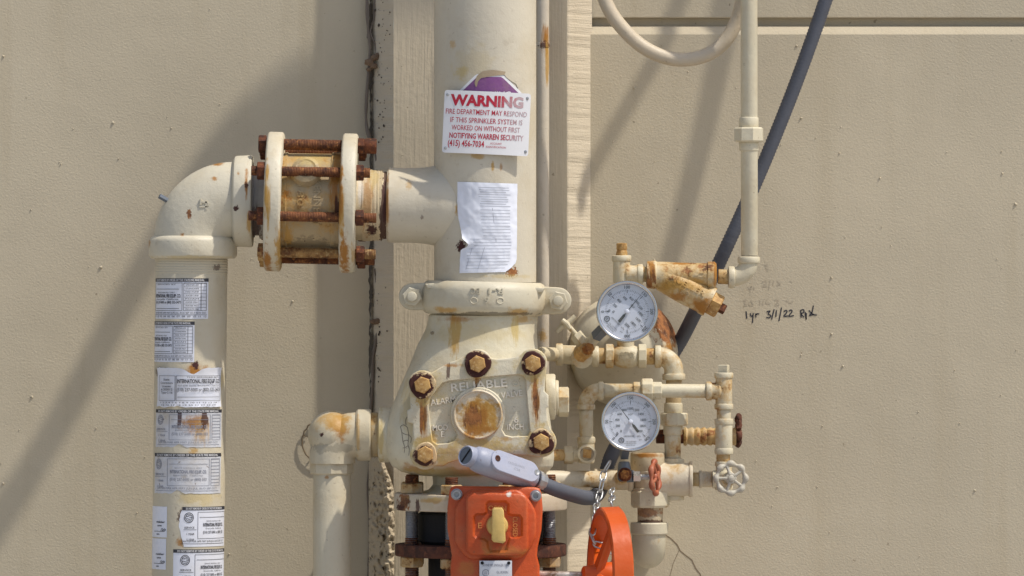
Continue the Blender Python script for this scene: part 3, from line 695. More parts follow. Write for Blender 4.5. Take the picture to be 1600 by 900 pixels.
rows.append(rows[0])
hw_.grid(rows, True)
rim = hw_.build('handwheel', 'orange_w', go, 25)
for i in range(4):
    a = math.radians(62+90*i); d = uu*math.cos(a)+vv*math.sin(a); n2 = nrm.cross(d)
    s0 = wc+nrm*22*kw
    sp = MB(); rws = []
    for q in range(9):
        u = q/8; c = s0*(1-u)+(wc+d*(R0-8*kw))*u + d*0; hw2 = (12-4*u)*kw; th = 6*kw
        if q == 0: c = s0+d*8*kw
        rws.append([c+n2*hw2, c+n2*hw2*.8+nrm*th, c-n2*hw2*.8+nrm*th, c-n2*hw2, c-n2*hw2*.8-nrm*th, c+n2*hw2*.8-nrm*th])
    sp.grid(rws, True).build('spoke', 'orange_w', rim, 40)
MB().lathe(wc+nrm*44*kw, wc-nrm*4*kw, [(0, 0), (0, 12*kw), (.002, 15*kw), (.022, 17*kw), (.034, 21*kw), (.048, 21*kw), (.048, 0)], 28).build('hub', 'orange_w', rim)

# ================================================================== grey conduit fitting
FY = -.56
ft = thing('conduit_fitting', 'grey-blue metal conduit body with slotted cap lying above the orange box', 'conduit fitting', W(790, 750, FY))
A, B = W(742, 716, FY-.01), W(838, 750, FY+.055)
d = (B-A).normalized(); L = (B-A).length; kf = k(FY)
bd = MB(); bd.lathe(A-d*.008, B, [(0, 0), (0, 10*kf), (.003, 15*kf), (.010, 19.5*kf), (.02, 21*kf), (L*.55, 22*kf), (L*.85, 20*kf), (L*.97, 16*kf), (L+.004, 13*kf), (L+.006, 0)], 30)
bd.build('body', 'greyfit', ft)
e = Vector((-.66, -.70, .22)).normalized(); cp = W(735, 714, FY-.012)
MB().lathe(cp-e*.016, cp+e*.012, [(0, 12*kf), (.008, 16.5*kf), (.025, 16.5*kf), (.028, 15*kf), (.0275, 13.5*kf), (.025, 13.3*kf)], 30).build('cap_rim', 'greyfit', ft)
cap = MB().lathe(cp, cp+e*.0105, [(0, 13.6*kf), (.010, 13.6*kf), (.0105, 13*kf), (.0105, 0)], 30).build('cap', 'greyfit_d', ft)
sv = e.cross(Vector((.35, .1, .9))).normalized(); sv = (Vector((.55, -.1, .62))-e*Vector((.55, -.1, .62)).dot(e)).normalized()
Rr = Matrix((sv, e.cross(sv), e)).transposed(); MB().box(cp+e*.0108, (12.3*kf, 1.3*kf, .0006), Rr).build('slot', 'black', cap)
# cover plate
up = Vector((0, 0, 1)); up = (up-d*up.dot(d)).normalized(); fn_ = d.cross(up)*-1
fn_ = fn_ if fn_.y < 0 else -fn_
fn2 = (fn_+up*.30).normalized(); up2 = (up-fn_*.30).normalized()
def cvmap(x, y, z): return A+d*(L*.53)+fn2*(20*kf+z)+d*x+up2*y
hl, hw3 = 44*kf, 17*kf
st_ = [(hl*.62+hw3*1.0*math.cos(a)*1.05, hw3*math.sin(a)) for a in [-PI/2+PI*i/10 for i in range(11)]]+[(-hl*.70+hw3*math.cos(a), hw3*math.sin(a)) for a in [PI/2+PI*i/10 for i in range(11)]]
cm = MB(); cm.grid([[cvmap(x, y, -.004) for x, y in st_], [cvmap(x, y, .0022) for x, y in st_], [cvmap(x*.985, y*.95, .003) for x, y in st_]], True); cm.add([cvmap(x*.985, y*.95, .003) for x, y in st_], [tuple(range(len(st_)))])
cvp = cm.build('cover', paint('fitting_cover', (.35, .375, .48), grime=.1, specks=.5, rough=.45), ft)
for sx in (-.83, .92):
    c = cvmap(hl*sx, 2*kf, .003); MB().lathe(c, c+fn2*.002, [(0, 5*kf), (.0008, 5*kf), (.0009, 4*kf), (.0004, 3*kf), (.0004, 0)], 16).build('screw', M['rust'] if sx < 0 else M['steel_d'], cvp)
dm = MB(); dm.text('CROUSE-HINDS', lambda x, y, z: cvmap(x, y+2*kf, .0031), 4*kf, 32*kf, 0, .0); dm.text('C28', lambda x, y, z: cvmap(x+.002, y-5*kf, .0031), 4*kf, 12*kf)
dm.build('lettering', 'ink_f', cvp)
B2 = W(841, 751, FY+.058)
gl = MB(); gl.lathe(B-d*.002, B+d*.016, [(0, 0), (0, 15*kf), (.001, 16.5*kf), (.007, 16.5*kf), (.0075, 15*kf), (.016, 14*kf), (.017, 12*kf), (.018, 0)], 12)
gl.build('gland_nut', 'steel_d', ft, 25)

# ================================================================== grey flexible conduit
def ribbed(pts, r, pitch, amp, seg=14):
    L = [0]
    for a, b in zip(pts, pts[1:]): L.append(L[-1]+(b-a).length)
    n = int(L[-1]/pitch)*2; out = []; j = 0
    for i in range(n+1):
        s_ = L[-1]*i/n
        while j < len(L)-2 and L[j+1] < s_: j += 1
        u = (s_-L[j])/max(1e-9, L[j+1]-L[j]); out.append(pts[j].lerp(pts[j+1], u))
    return out, [r*(1+(amp if i % 2 else -amp)) for i in range(n+1)]
path = [(847, 756, -.50), (870, 765, -.48), (895, 773, -.43), (918, 778, -.34), (934, 772, -.23), (944, 748, -.175), (954, 715, -.16), (975, 675, -.09), (1000, 628, -.02), (1030, 585, -.014), (1062, 535, -.03), (1095, 470, -.09), (1131, 395, -.13), (1175, 298, -.13), (1215, 203, -.13), (1253, 105, -.13), (1290, 0, -.13), (1322, -100, -.13), (1352, -210, -.13), (1380, -330, -.13), (1410, -480, -.13), (1437, -640, -.13), (1462, -800, -.13), (1480, -950, -.13)]
P, rr = ribbed(spl([W(*q) for q in path], 6), .0118, .0060, .05)
tag(MB().tube(P, rr, 14).build('flexible_conduit', 'hose_g', None, 60), 'dark grey flexible conduit running diagonally up the right wall', 'conduit')
# beige hose loop
path = [(905, -300, -.16), (918, -150, -.16), (932, -50, -.16), (946, 2, -.16), (966, 36, -.16), (1000, 70, -.16), (1038, 89, -.16), (1073, 93, -.16), (1108, 84, -.16), (1135, 62, -.16), (1152, 30, -.16), (1161, -5, -.165), (1166, -35, -.18), (1169, -48, -.205)]
P, rr = ribbed(spl([W(*q) for q in path], 7), .0118, .0034, .018)
tag(MB().tube(P, rr, 16).build('hose', 'hose_b', None, 60), 'beige hose hanging in a loop at the top beside the tall thin pipe', 'hose')
# unseen conduit and pipe added above the frame, bent to throw the two slanting shadows
def from_shadow(px, py, dd):                 # point at distance dd from the wall whose shadow falls at that spot of the wall
    p = W(px, py, 0); return p+Vector((2.2*dd, -dd, 4*dd))
P = spl([from_shadow(x, y, .20) for x, y in ((1110, -110), (1076, -30), (1040, 62), (990, 150), (935, 245), (890, 330), (860, 400))], 8)
tag(MB().tube(P, .0135, 14).build('shadow_caster_conduit', 'hose_g', None, 60), 'unseen grey conduit added overhead to throw the slanting shadow on the right wall', 'conduit')
P = spl([from_shadow(x, y, .30) for x, y in ((660, 160), (560, 162), (480, 166), (425, 178), (372, 215), (316, 272), (253, 372), (190, 480), (128, 598), (75, 690), (28, 768), (-30, 855), (-80, 935))], 8)
rad = .0245
tag(MB().tube(P, rad, 20).build('shadow_caster_pipe', 'pipe', None, 60), 'unseen beige bent pipe added overhead to throw the shadow band on the left wall', 'pipe')

# ================================================================== left supply pipe, elbow, wafer check valve
def lx(y): return 299.5-5.5*(y-404)/496
lpz = W(lx(404), 404, RY); lbz = W(lx(900), 900, RY); dirp = (lbz-lpz)/(lbz.z-lpz.z)
foot = lpz+dirp*(0.0-lpz.z)
lft = thing('side_pipe', 'vertical beige pipe at left covered with inspection stickers', 'pipe', foot)
M['left'] = paint('left_pipe_paint', (.56, .505, .385), grime=.3, specks=.3, bump=.25, stains=[(310, 578, -.34, 20, 14, 'o', .95), (308, 570, -.34, 5, 6, 'd', .95), (345, 590, -.34, 6, 20, 'y', .5), (305, 704, -.34, 8, 10, 'O', .7), (310, 775, -.34, 40, 14, 'y', .5), (340, 418, -.34, 6, 5, 'd', .6), (250, 580, -.34, 6, 8, 'd', .6), (290, 805, -.34, 10, 14, 'd', .7), (285, 845, -.34, 8, 8, 'o', .8)])
RL = 56.3*kk
MB().cyl(foot, lpz+Vector((0, 0, .03)), RL, 64).build('pipe', 'left', lft)
tz = MB(); a, b = W(lx(428), 428, RY), W(lx(400), 400, RY); LL = (b-a).length; pr = [(0, RL*.99)]
for i in range(7): pr += [(LL*(i+.15)/7, RL*1.006), (LL*(i+.62)/7, RL*1.012), (LL*(i+.72)/7, RL*.992), (LL*(i+.98)/7, RL*.992)]
tz.lathe(a, b, pr+[(LL, RL*.95)], 64).build('thread', 'left', lft)
el = thing('pipe_elbow', 'large beige cast elbow on top of the stickered pipe', 'elbow', W(301, 404, RY))
M['elbow'] = paint('elbow_paint', (.59, .545, .43), grime=.3, specks=.25, bump=.3, stains=[(340, 256, RY, 12, 4, 'o', .95), (337, 280, RY, 6, 4, 'o', .8), (299, 335, RY, 4, 8, 'r', .9), (388, 290, RY, 4, 30, 'o', .9), (372, 326, RY, 4, 4, 'd', .9), (391, 350, RY, 4, 24, 'O', .8), (375, 272, RY, 3, 3, 'o', .7), (388, 290, RY, 3, 5, 'd', .8), (234, 380, RY, 3, 8, 'o', .7), (288, 367, RY, 4, 3, 'o', .8), (300, 402, RY, 70, 3, 'y', .5)])
eb = MB(); C = W(302, 314.5, RY)
A_ = W(366, 314.5, RY); B_ = W(302, 375, RY)
da, db_ = Vector((1, 0, 0)), Vector((0, 0, -1)); R_ = 62*kk; pts = [A_+da*.01]
O = C+(da+db_)*R_
for i in range(21):
    q = i/20*PI/2; pts.append(O-db_*R_*math.cos(q)-da*R_*math.sin(q))
pts.append(B_+db_*.01)
eb.tube(pts, [61.5*kk]*len(pts), 56).build('body', 'elbow', el)
MB().lathe(W(364, 314.5, RY), W(395, 314.5, RY), [(0, 58*kk), (.001, 66*kk), (.004, 70*kk), (.007, 71*kk), (.030, 72*kk), (.032, 71*kk), (.0328, 69*kk), (.0325, 56*kk), (.024, 54*kk)], 64).build('collar', 'elbow', el)
MB().lathe(W(301.5, 404, RY), W(301.5, 368, RY), [(0, 56*kk), (0, 65*kk), (.003, 68*kk), (.006, 69*kk), (.028, 69*kk), (.033, 67*kk), (.037, 62*kk), (.038, 58*kk)], 64).build('collar', 'elbow', el)
mk = MB(); f = flat(318, 320, RY-61*kk+.0008, math.radians(-8))
for (x, y, w_, h_) in ((-5, 4, 3, 9), (1, 4, 8, 3), (4, 0, 3, 14), (0, -3, 12, 2.4), (7, 2, 2.6, 6)):
    mk.box(f(x*kk, y*kk, .0), (w_*kk/2, .0022, h_*kk/2))
mk.build('casting_mark', 'elbow', el)
c = W(251, 308, RY-.02); MB().hex(c+Vector((.012, 0, -.006)), c+Vector((-.002, -.004, .002)), 4.5*kk, .3).build('plug', 'greyfit_d', el)

ck = thing('wafer_check_valve', 'rust-streaked wafer check valve between two beige flanges with long bolts', 'valve', W(487, 426, RY))
M['ckfl'] = paint('check_flange_paint', (.60, .555, .44), grime=.35, specks=.3, bump=.35, stains=[(421, 310, RY, 6, 60, 'O', .9), (440, 395, RY, 8, 50, 'O', .85), (420, 410, RY, 8, 26, 'o', .9), (536, 330, RY, 6, 70, 'O', .9), (540, 400, RY, 9, 42, 'o', .9), (535, 300, RY, 5, 60, 'o', .95), (553, 400, RY, 4, 20, 'O', .6)])
M['ckbody'] = paint('check_body_paint', (.36, .28, .165), grime=.8, specks=1., patch=.40, bump=.4, stains=[(525, 300, RY, 9, 60, 'o', .8), (530, 330, RY, 6, 20, 'd', .8), (450, 305, RY, 9, 10, 'o', .9), (452, 370, RY, 10, 20, 'O', .8), (528, 260, RY, 8, 40, 'o', .8), (490, 250, RY, 30, 12, 'y', .6), (480, 385, RY, 40, 14, 'k', .35)])
tl = Vector((1, 0, -.026)).normalized()
def cks(x, y=None): return W(x, 318+(x-487)*.012 if y is None else y, RY)
for x0, x1, cy in ((416, 442, 315), (533, 557.5, 317.5)):
    c = W((x0+x1)/2, cy, RY); h = (x1-x0)/2*kk
    MB().lathe(c-tl*h, c+tl*h, [(0, 40*kk), (0, 105*kk), (.002, 108*kk), (.004, 109*kk), (2*h-.004, 109*kk), (2*h-.002, 108*kk), (2*h, 105*kk), (2*h, 40*kk)], 72).build('flange', 'ckfl', ck)
MB().lathe(cks(441), cks(534), [(0, 78*kk), (.008, 80*kk), (.010, 78*kk), (.08, 78*kk), (.082, 80*kk), (.098, 80*kk)], 56).build('body', 'ckbody', ck)
bs = MB(); c = W(478, 267, RY-70*kk); bs.lathe(c+Vector((0, .02, -.01)), c+Vector((0, -.012, .006)), [(0, 26*kk), (.020, 24*kk), (.028, 22*kk), (.032, 16*kk), (.031, 13*kk), (.035, 12*kk), (.036, 0)], 28); bs.build('plug_boss', 'ckbody', ck)
ct = MB(); RB = 78*kk
def onbody(x0, y0):
    def fn(x, y, z):
        # text reads downward: local x runs down the body
        a = ((y0-318)*kk+x)/RB; r = RB+z
        return Vector((W(x0, 0, RY).x+y, RY-r*math.cos(a), W(0, 318, RY).z-r*math.sin(a)))
    return fn
ct.text('180', onbody(472, 306), 11*kk, 34*kk, .0016, .015); ct.text('KENNEDY', onbody(498, 318), 12*kk, 76*kk, .0016, .012)
ct.build('lettering', 'ckbody', ck)
for i, ang in enumerate((75, 30, -15, -60, 120, 165, 210, 255)):
    a = math.radians(ang); R9 = 92*kk; off = Vector((0, -R9*math.cos(a), R9*math.sin(a)))
    x0, x1 = ((406, 589), (396, 580), (392, 590), (404, 588), (404, 572), (405, 580), (405, 580), (404, 585))[i]
    g_ = 'rod_gold' if i == 3 else 'rod'
    sg = lambda x: Vector((W(x, 0, RY).x, 0, 0))+Vector((0, RY, W(0, 316+(x-487)*.02, RY).z))+off
    bo = MB().thread(sg(x0), sg(x1), (8 if i != 0 else 9)*kk, .0026, .09, 16).build('bolt', g_, ck)
    nm = ('rust', 'rust', 'rust', 'rust_gold')[i % 4]
    MB().hex(sg(405), sg(417.5), 14*kk, .2+i).build('nut', nm if i != 3 else 'nipple', bo)
    MB().hex(sg(557.5), sg(570.5), 13.5*kk, .5+i).build('nut', 'rust', bo)
    if i == 0: MB().cyl(sg(570), sg(589), 12*kk, 18, .002).build('bolt_head', 'rust', bo)
nip = MB(); nip.lathe(W(392, 316, RY), W(418, 316, RY), [(0, 54*kk), (.006, 55*kk), (.0065, 52*kk), (.014, 52*kk), (.0145, 57*kk), (.028, 57*kk)], 48)
M['grimy'] = paint('grimy_gap_paint', (.36, .33, .29), grime=.8, specks=1., bump=.6, stains=[(400, 350, RY, 9, 30, 'd', .7), (398, 300, RY, 5, 40, 'g', .6)])
nip.build('nipple', 'grimy', ck)
M['thr'] = paint('threaded_nipple_paint', (.60, .50, .34), grime=.7, specks=.8, bump=.4, stains=[(575, 315, RY, 12, 60, 'o', .6), (600, 350, RY, 6, 60, 'd', .85), (603, 290, RY, 3, 60, 'd', .8), (565, 300, RY, 6, 26, 'w', .8), (582, 360, RY, 8, 8, 'd', .9), (585, 280, RY, 10, 20, 'y', .5)])
n2 = MB(); L2 = (606-556)*kk; n2.lathe(W(556, 320.5, RY), W(606, 321, RY), [(0, 55*kk), (L2*.2, 55*kk), (L2*.22, 56*kk), (L2*.5, 56*kk), (L2*.52, 55*kk), (L2*.62, 55.5*kk), (L2*.64, 54.5*kk), (L2*.72, 55.5*kk), (L2*.74, 54.5*kk), (L2*.82, 55.5*kk), (L2*.84, 53*kk), (L2, 52*kk)], 48)
n2.build('nipple', 'thr', ck)

# ================================================================== drain elbow and pipe (lower left of the valve)
dr = thing('drain_pipe', 'beige drain elbow and pipe dropping from the left port of the alarm valve', 'pipe', Vector((W(519, 0, RY).x, RY, 0)))
M['drain'] = paint('drain_paint', (.545, .49, .365), grime=.4, specks=.35, bump=.3, stains=[(530, 668, RY, 20, 22, 'o', .9), (525, 660, RY, 34, 22, 'O', .7), (520, 700, RY, 34, 8, 'k', .3), (512, 745, RY, 4, 4, 'o', .7), (560, 680, RY, 4, 40, 'O', .6), (504, 678, RY, 3, 3, 'd', .9)])
eb = MB(); eb.elbow(W(560, 680, RY), W(519, 680, RY), W(519, 724, RY), 36*kk, 36*kk, .01, False, False, 40, rb=36*kk)
q_ = W(519.5, 681, RY); eb.lathe(q_-Vector((0, .0385, 0)), q_+Vector((0, .0385, 0)), [(.0385-37*kk*math.cos(i*PI/16), 37*kk*math.sin(i*PI/16)) for i in range(17)], 40); eb.build('elbow', 'drain', dr)
MB().lathe(W(556, 679.5, RY), W(581, 679.5, RY), [(0, 34*kk), (.001, 38*kk), (.004, 40.5*kk), (.023, 40.5*kk), (.025, 39*kk), (.0255, 30*kk)], 40).build('collar', 'drain', dr)
MB().cyl(W(580, 679.5, RY), W(593, 679.5, RY), 35*kk, 36).build('nipple', paint('dark_nipple', (.34, .27, .16), grime=.9, patch=.4, specks=1), dr)
MB().lathe(W(518.5, 741, RY), W(518.5, 712, RY), [(0, 28*kk), (0, 32*kk), (.002, 34*kk), (.015, 34*kk), (.022, 33*kk), (.03, 30*kk)], 8).build('socket', 'drain', dr, 30)
bp = W(519, 0, RY).x
MB().cyl((bp, RY, .001), (bp, RY, W(0, 738, RY).z), 29.5*kk, 40).build('pipe', 'drain', dr)
c = W(519, 681, RY); MB().lathe(c+Vector((0, .03, 0)), Vector((c.x, -.002, c.z)), [(0, 0), (.001, 37*kk), (.003, 39*kk), (.02, 39*kk), (.022, 36*kk), (.024, 0)], 40).build('back_socket', 'drain', dr)
es = MB(); ec = W(507, 690, -.002); NP = 40
for i in (4, 5, 7):
    a = 2*PI*i/11; d1 = Vector((math.cos(a), 0, math.sin(a))); es.box(ec+d1*31*k(0)+Vector((0, -.001, 0)), (.004, .001, .0008), Matrix.Rotation(-a, 3, 'Y'))
es.tube([ec+Vector((35*k(0)*math.cos(2*PI*i/NP)*(1+.03*math.sin(i*3)), -.003, 35*k(0)*math.sin(2*PI*i/NP)*(1+.03*math.sin(i*3)))) for i in range(NP)], .0013, 8, True)
es.build('escutcheon', paint('old_escutcheon', (.16, .12, .075), grime=.8, specks=1, patch=.3), dr)

# ================================================================== right-hand trim
TY = -.212; BY = -.250
kt = k(TY); kb = k(BY)
def T(x, y): return W(x, y, TY)
def Bp(x, y): return W(x, y, BY)
# tall pipe, union, lower elbow
tpp = thing('tall_pipe', 'tall thin beige pipe with a hexagonal union on the right wall', 'pipe', T(1170, 400))
pt = T(1170, 398); MB().cyl(T(1171, 400), Vector((T(1169, 0).x, TY, 2.3)), 13.2*kt, 28).build('pipe', 'trim_clean', tpp)
un = MB(); un.cyl(T(1170, 199.5), T(1170, 183), 15.3*kt, 24, .002); un.cyl(T(1170, 236), T(1170, 220), 15.3*kt, 24, .002); un.hex(T(1170, 222), T(1170, 199), 23.6*kt, .25, 8); un.build('union', 'trim_clean', tpp, 30)
MB().elbow(T(1138, 433), T(1170, 433), T(1170, 401), 14.5*kt, 17.5*kt, .011).build('elbow', 'trim_clean', tpp)
# strainer
sr = thing('y_strainer', 'rusty beige Y-strainer with slanting drain leg joined to the tall pipe', 'strainer', T(1070, 450))
M['strain'] = paint('strainer_paint', (.60, .50, .32), grime=.65, specks=.7, bump=.5, patch=.40, stains=[(1017, 428, TY, 9, 30, 'o', .95), (1014, 440, TY, 9, 20, 'r', .8), (1119, 425, TY, 7, 30, 'o', .9), (1070, 445, TY, 40, 14, 'O', .8), (1095, 478, TY, 22, 14, 'o', .9), (1060, 463, TY, 18, 9, 'o', .8), (1065, 411, TY, 22, 4, 'o', .95), (1040, 450, TY, 22, 12, 'O', .6), (1125, 470, TY, 8, 10, 'o', .7)])
sb = MB(); sb.lathe(T(1010, 429), T(1124, 431), [(0, 16*kt), (.001, 21*kt), (.014, 22.5*kt), (.017, 20.5*kt), (.03, 20.5*kt), (.06, 19.5*kt), (.10, 19.5*kt), (.102, 22*kt), (.113, 22*kt), (.116, 19*kt), (.117, 8*kt)], 30)
sb.lathe(T(1028, 429), T(1112, 473), [(0, 16*kt), (.01, 22*kt), (.05, 24*kt), (.085, 23*kt), (.088, 24.5*kt), (.098, 24.5*kt), (.099, 10*kt)], 30); sb.build('body', 'strain', sr)
dl = (T(1112, 473)-T(1028, 429)).normalized()
MB().hex(T(1109, 472), T(1109, 472)+dl*.019, 19*kt, .3).build('cap', 'rust_gold', sr)
e0 = T(1109, 472)+dl*.018; MB().hex(e0, e0+dl*.011, 8.5*kt, .4, 4).build('plug', 'rust', sr)
MB().cyl(T(1122, 432), T(1142, 433), 11.5*kt, 22).build('nipple', 'nipple', sr)
MB().cyl(T(1002, 428), T(1013, 429), 12*kt, 22).build('nipple', 'nipple', sr)
stt = MB(); ang = math.atan2(-(474-428), (1112-1030)); rL = 23.6*kt
o1 = T(1071, 451); un_ = Vector((0, 0, 1)); un_ = (un_-dl*un_.dot(dl)).normalized()
def onleg(x, y, z):
    a = y/rL; return o1+dl*x+un_*(rL+z)*math.sin(a)+Vector((0, -1, 0))*(rL+z)*math.cos(a)
stt.text('MUELLER', lambda x, y, z: onleg(x, y+6*kt, z), 9*kt, 60*kt, .0014, .015); stt.text('CO', lambda x, y, z: onleg(x, y-6*kt, z), 8*kt, 18*kt, .0014, .015)
stt.text('1-2', flat(1090, 429, TY-18.3*kt, math.radians(-4)), 7*kt, 26*kt, .002, .01)
stt.build('lettering', 'strain', sr)

# alarm line (row through the check union) : tee, row fittings, elbow down
al = thing('alarm_line', 'upper beige trim line of threaded fittings below the first gauge', 'pipe fittings', T(960, 570))
MB().tee(T(971, 399), T(972, 470), T(1005, 428), 13.5*kt, 15.5*kt, .010).build('tee', 'trim', al)
MB().cyl(T(971, 468), T(977, 548), 12.5*kt, 24).build('riser', 'trim', al)
MB().lathe(T(971.5, 400), T(971.5, 378), [(0, 9*kt), (.004, 9.5*kt), (.010, 8*kt), (.012, 8.8*kt), (.021, 8.6*kt), (.022, 0)], 10).build('plug', 'rust_gold', al)
MB().cyl(W(840, 553, -.28), T(870, 554), 11*kt, 24).build('nipple', 'trim', al)
tm = MB(); tm.cyl(T(868, 554), T(880, 554), 17.5*kt, 26, .003); tm.cyl(T(879, 554), T(928, 556), 15*kt, 26); tm.cyl(T(925, 557), T(936, 557), 16.5*kt, 26, .003)
tm.lathe(T(906, 555), W(910, 560, TY-.045), [(0, 15*kt), (.02, 14*kt), (.028, 14*kt), (.03, 16*kt), (.044, 16*kt), (.045, 0)], 26); tm.build('gauge_tee', 'trim', al)
MB().cyl(T(935, 556), T(948, 556), 12.5*kt, 24).build('nipple', 'nipple', al)
for x0, x1 in ((946, 959), (997, 1010)): MB().hex(T(x0, 556.5), T(x1, 556.5), 20*kt, .3, 8).build('union_nut', 'trim', al, 30)
cb2 = MB(); cb2.lathe(T(958, 556), T(999, 557), [(0, 13*kt), (.004, 15.5*kt), (.013, 18.5*kt), (.022, 19.5*kt), (.031, 18.5*kt), (.04, 15*kt), (.043, 13*kt)], 30); cb2.lathe(T(978, 545), T(978, 533), [(0, 13*kt), (.012, 12.8*kt), (.013, 0)], 20)
cbo = cb2.build('check_body', 'trim', al)
lt = MB(); lt.text('LEGND', flat(979, 552, TY-19*kt, 0), 5*kt, 26*kt, .0012, .01); lt.text('150WOG', flat(979, 559, TY-19*kt, 0), 5*kt, 26*kt, .0012, .01); lt.build('lettering', 'trim', cbo)
MB().cyl(T(1008, 557), T(1025, 557), 13*kt, 24).build('nipple', 'nipple', al)
MB().elbow(T(1023, 557), T(1052.5, 557), T(1053, 594), 15*kt, 18*kt, .011).build('elbow', 'trim', al)
MB().cyl(T(1053, 592), T(1052, 640), 12.3*kt, 24).build('nipple', 'nipple', al)
u2 = MB(); u2.cyl(T(1052, 646), T(1052, 629), 14.5*kt, 24, .003); u2.cyl(T(1051.5, 680), T(1051.5, 662), 15*kt, 24, .003); u2.hex(T(1053.5, 665), T(1053.5, 645), 22*kt, .2, 8); u2.build('union', 'trim', al, 30)
MB().cyl(T(1051, 718), T(1051, 678), 12.7*kt, 24).build('pipe', 'trim', al)
tee2 = MB(); tee2.tee(T(1051, 716), T(1051, 782), T(1082, 749), 15.5*kt, 18*kt, .010); tee2.build('lower_tee', 'trim', al)

# second line
sl_ = thing('drain_line', 'lower beige trim line with elbow, union and tee around the second gauge', 'pipe fittings', Bp(1000, 640))
MB().elbow(Bp(943, 611), Bp(915.5, 611), Bp(915.5, 640), 12.5*kb, 14.5*kb, .009).build('elbow', 'trim', sl_)
MB().cyl(Bp(941, 610), Bp(1108, 611), 10.8*kb, 24).build('pipe', 'trim', sl_)
u3 = MB(); u3.hex(Bp(989, 609.5), Bp(1003, 609.5), 13.5*kb, .3, 8); u3.hex(Bp(1002, 609), Bp(1020, 609), 18.5*kb, .3, 8); u3.hex(Bp(1019, 610), Bp(1034, 610), 14*kb, .3, 8); u3.build('union', 'trim', sl_, 30)
MB().tee(Bp(1131, 582), Bp(1131, 640), Bp(1103, 611), 13*kb, 14.8*kb, .010).build('tee', 'trim', sl_)
MB().hex(Bp(1131, 584), Bp(1131, 570), 10*kb, .5, 4).build('plug', 'trim', sl_)
MB().cyl(Bp(1131, 662), Bp(1131, 638), 11*kb, 24).build('pipe', 'trim', sl_)
cu_ = MB(); cu_.cyl(Bp(1131, 708), Bp(1131, 656), 13.3*kb, 24); cu_.cyl(Bp(1131, 710), Bp(1131, 700), 14.6*kb, 24, .002); cu_.cyl(Bp(1131, 664), Bp(1131, 654), 14.6*kb, 24, .002); cu_.build('coupling', 'trim', sl_)
MB().cyl(Bp(1130, 724), Bp(1130, 708), 10.7*kb, 24).build('nipple', 'nipple', sl_)
MB().cyl(Bp(916, 686), Bp(916, 638), 10.8*kb, 24).build('pipe', 'trim', sl_)
so_ = MB(); so_.cyl(Bp(916, 724), Bp(916, 683), 13*kb, 24, .003); so_.cyl(Bp(916, 694), Bp(916, 682), 14.3*kb, 24, .003); so_.cyl(Bp(905, 711), Bp(893, 711), 11*kb, 20)
so_.lathe(Bp(917, 709), W(917, 709, BY-.03), [(0, 13*kb), (.02, 13*kb), (.022, 14.5*kb), (.029, 14.5*kb), (.03, 11*kb), (.027, 10.5*kb), (.026, 0)], 24); so_.build('plugged_tee', 'trim', sl_)
pgc = W(917.5, 708.5, BY-.024); MB().hex(pgc, pgc-Vector((0, .014, 0)), 9*kb, .7, 4).build('plug', 'rust_gold', sl_)
hx = MB(); hx.hex(Bp(881, 711), Bp(896, 711), 14.5*kb, .2); hx.build('hex_bushing', 'trim', sl_); MB().cyl(W(848, 711, -.29), Bp(883, 711), 9*kb, 20).build('nipple', 'nipple', sl_)

# bottom line with drain cup
CY_ = -.225; kc = k(CY_)
def Cp(x, y): return W(x, y, CY_)
bl = thing('test_line', 'beige pipe from the valve base through the drain cup to the right', 'pipe fittings', Cp(1000, 888))
M['testp'] = paint('test_pipe_paint', (.60, .535, .41), grime=.5, specks=.45, patch=.36)
MB().cyl(W(835, 748, -.30), Cp(950, 749), 13*kc, 26).build('pipe', 'testp', bl)
ct2 = MB(); ct2.cyl(Cp(928, 749), Cp(934, 749), 18*kc, 26, .003); ct2.cyl(Cp(932, 749), Cp(990, 750), 16*kc, 26); ct2.cyl(Cp(981, 750), Cp(990, 750), 18*kc, 26, .003); ct2.build('tee', 'testp', bl)
cupm = paint('cup_paint', (.50, .42, .29), grime=.7, patch=.32, specks=.7, stains=[(1010, 711, CY_, 30, 5, 'o', .9), (1015, 800, CY_, 22, 8, 'r', .7), (1015, 815, CY_, 22, 4, 'd', .8)])
dc = MB(); dc.cyl(Cp(1012, 737), Cp(1012, 707), 27*kc, 30, .003); dc.build('reducer', cupm, bl)
MB().tee(Cp(1016, 735), Cp(1016, 768), Cp(1082, 749), 26*kc, 28*kc, .006).build('cross', 'testp', bl)
MB().lathe(Cp(1016, 793), Cp(1016, 765), [(0, 0), (0, 28*kc), (.004, 31*kc), (.026, 31*kc), (.03, 27*kc), (.03, 0)], 8, .2).build('hex_bushing', 'trim', bl, 25)
MB().cyl(Cp(1016, 820), Cp(1016, 790), 20*kc, 28).build('nipple', cupm, bl)
ew = MB(); ew.lathe(Cp(1014.5, 836), Cp(1014.5, 816), [(0, 24*kc), (.001, 28*kc), (.003, 29.5*kc), (.019, 29.5*kc), (.021, 28*kc), (.021, 18*kc)], 30)
c0 = Cp(1013.5, 836); pts = [c0+Vector((0, 0, .005))]
for i in range(13):
    q = i/12*PI/2; pts.append(c0+Vector((0, 27*kc*(1-math.cos(q)), -27*kc*math.sin(q))))
pts.append(pts[-1]+Vector((0, .03, 0))); ew.tube(pts, 26.5*kc, 30); ew.build('drain_elbow', 'pipe', bl)
MB().cyl(pts[-1]-Vector((0, .01, 0)), Vector((pts[-1].x, -.001, pts[-1].z)), 22*kc, 24).build('outlet_pipe', 'pipe', bl)
rn = MB(); rn.cyl(Cp(1080, 749), Cp(1094, 749), 11*kc, 22); rn.build('nipple', 'nipple', bl)
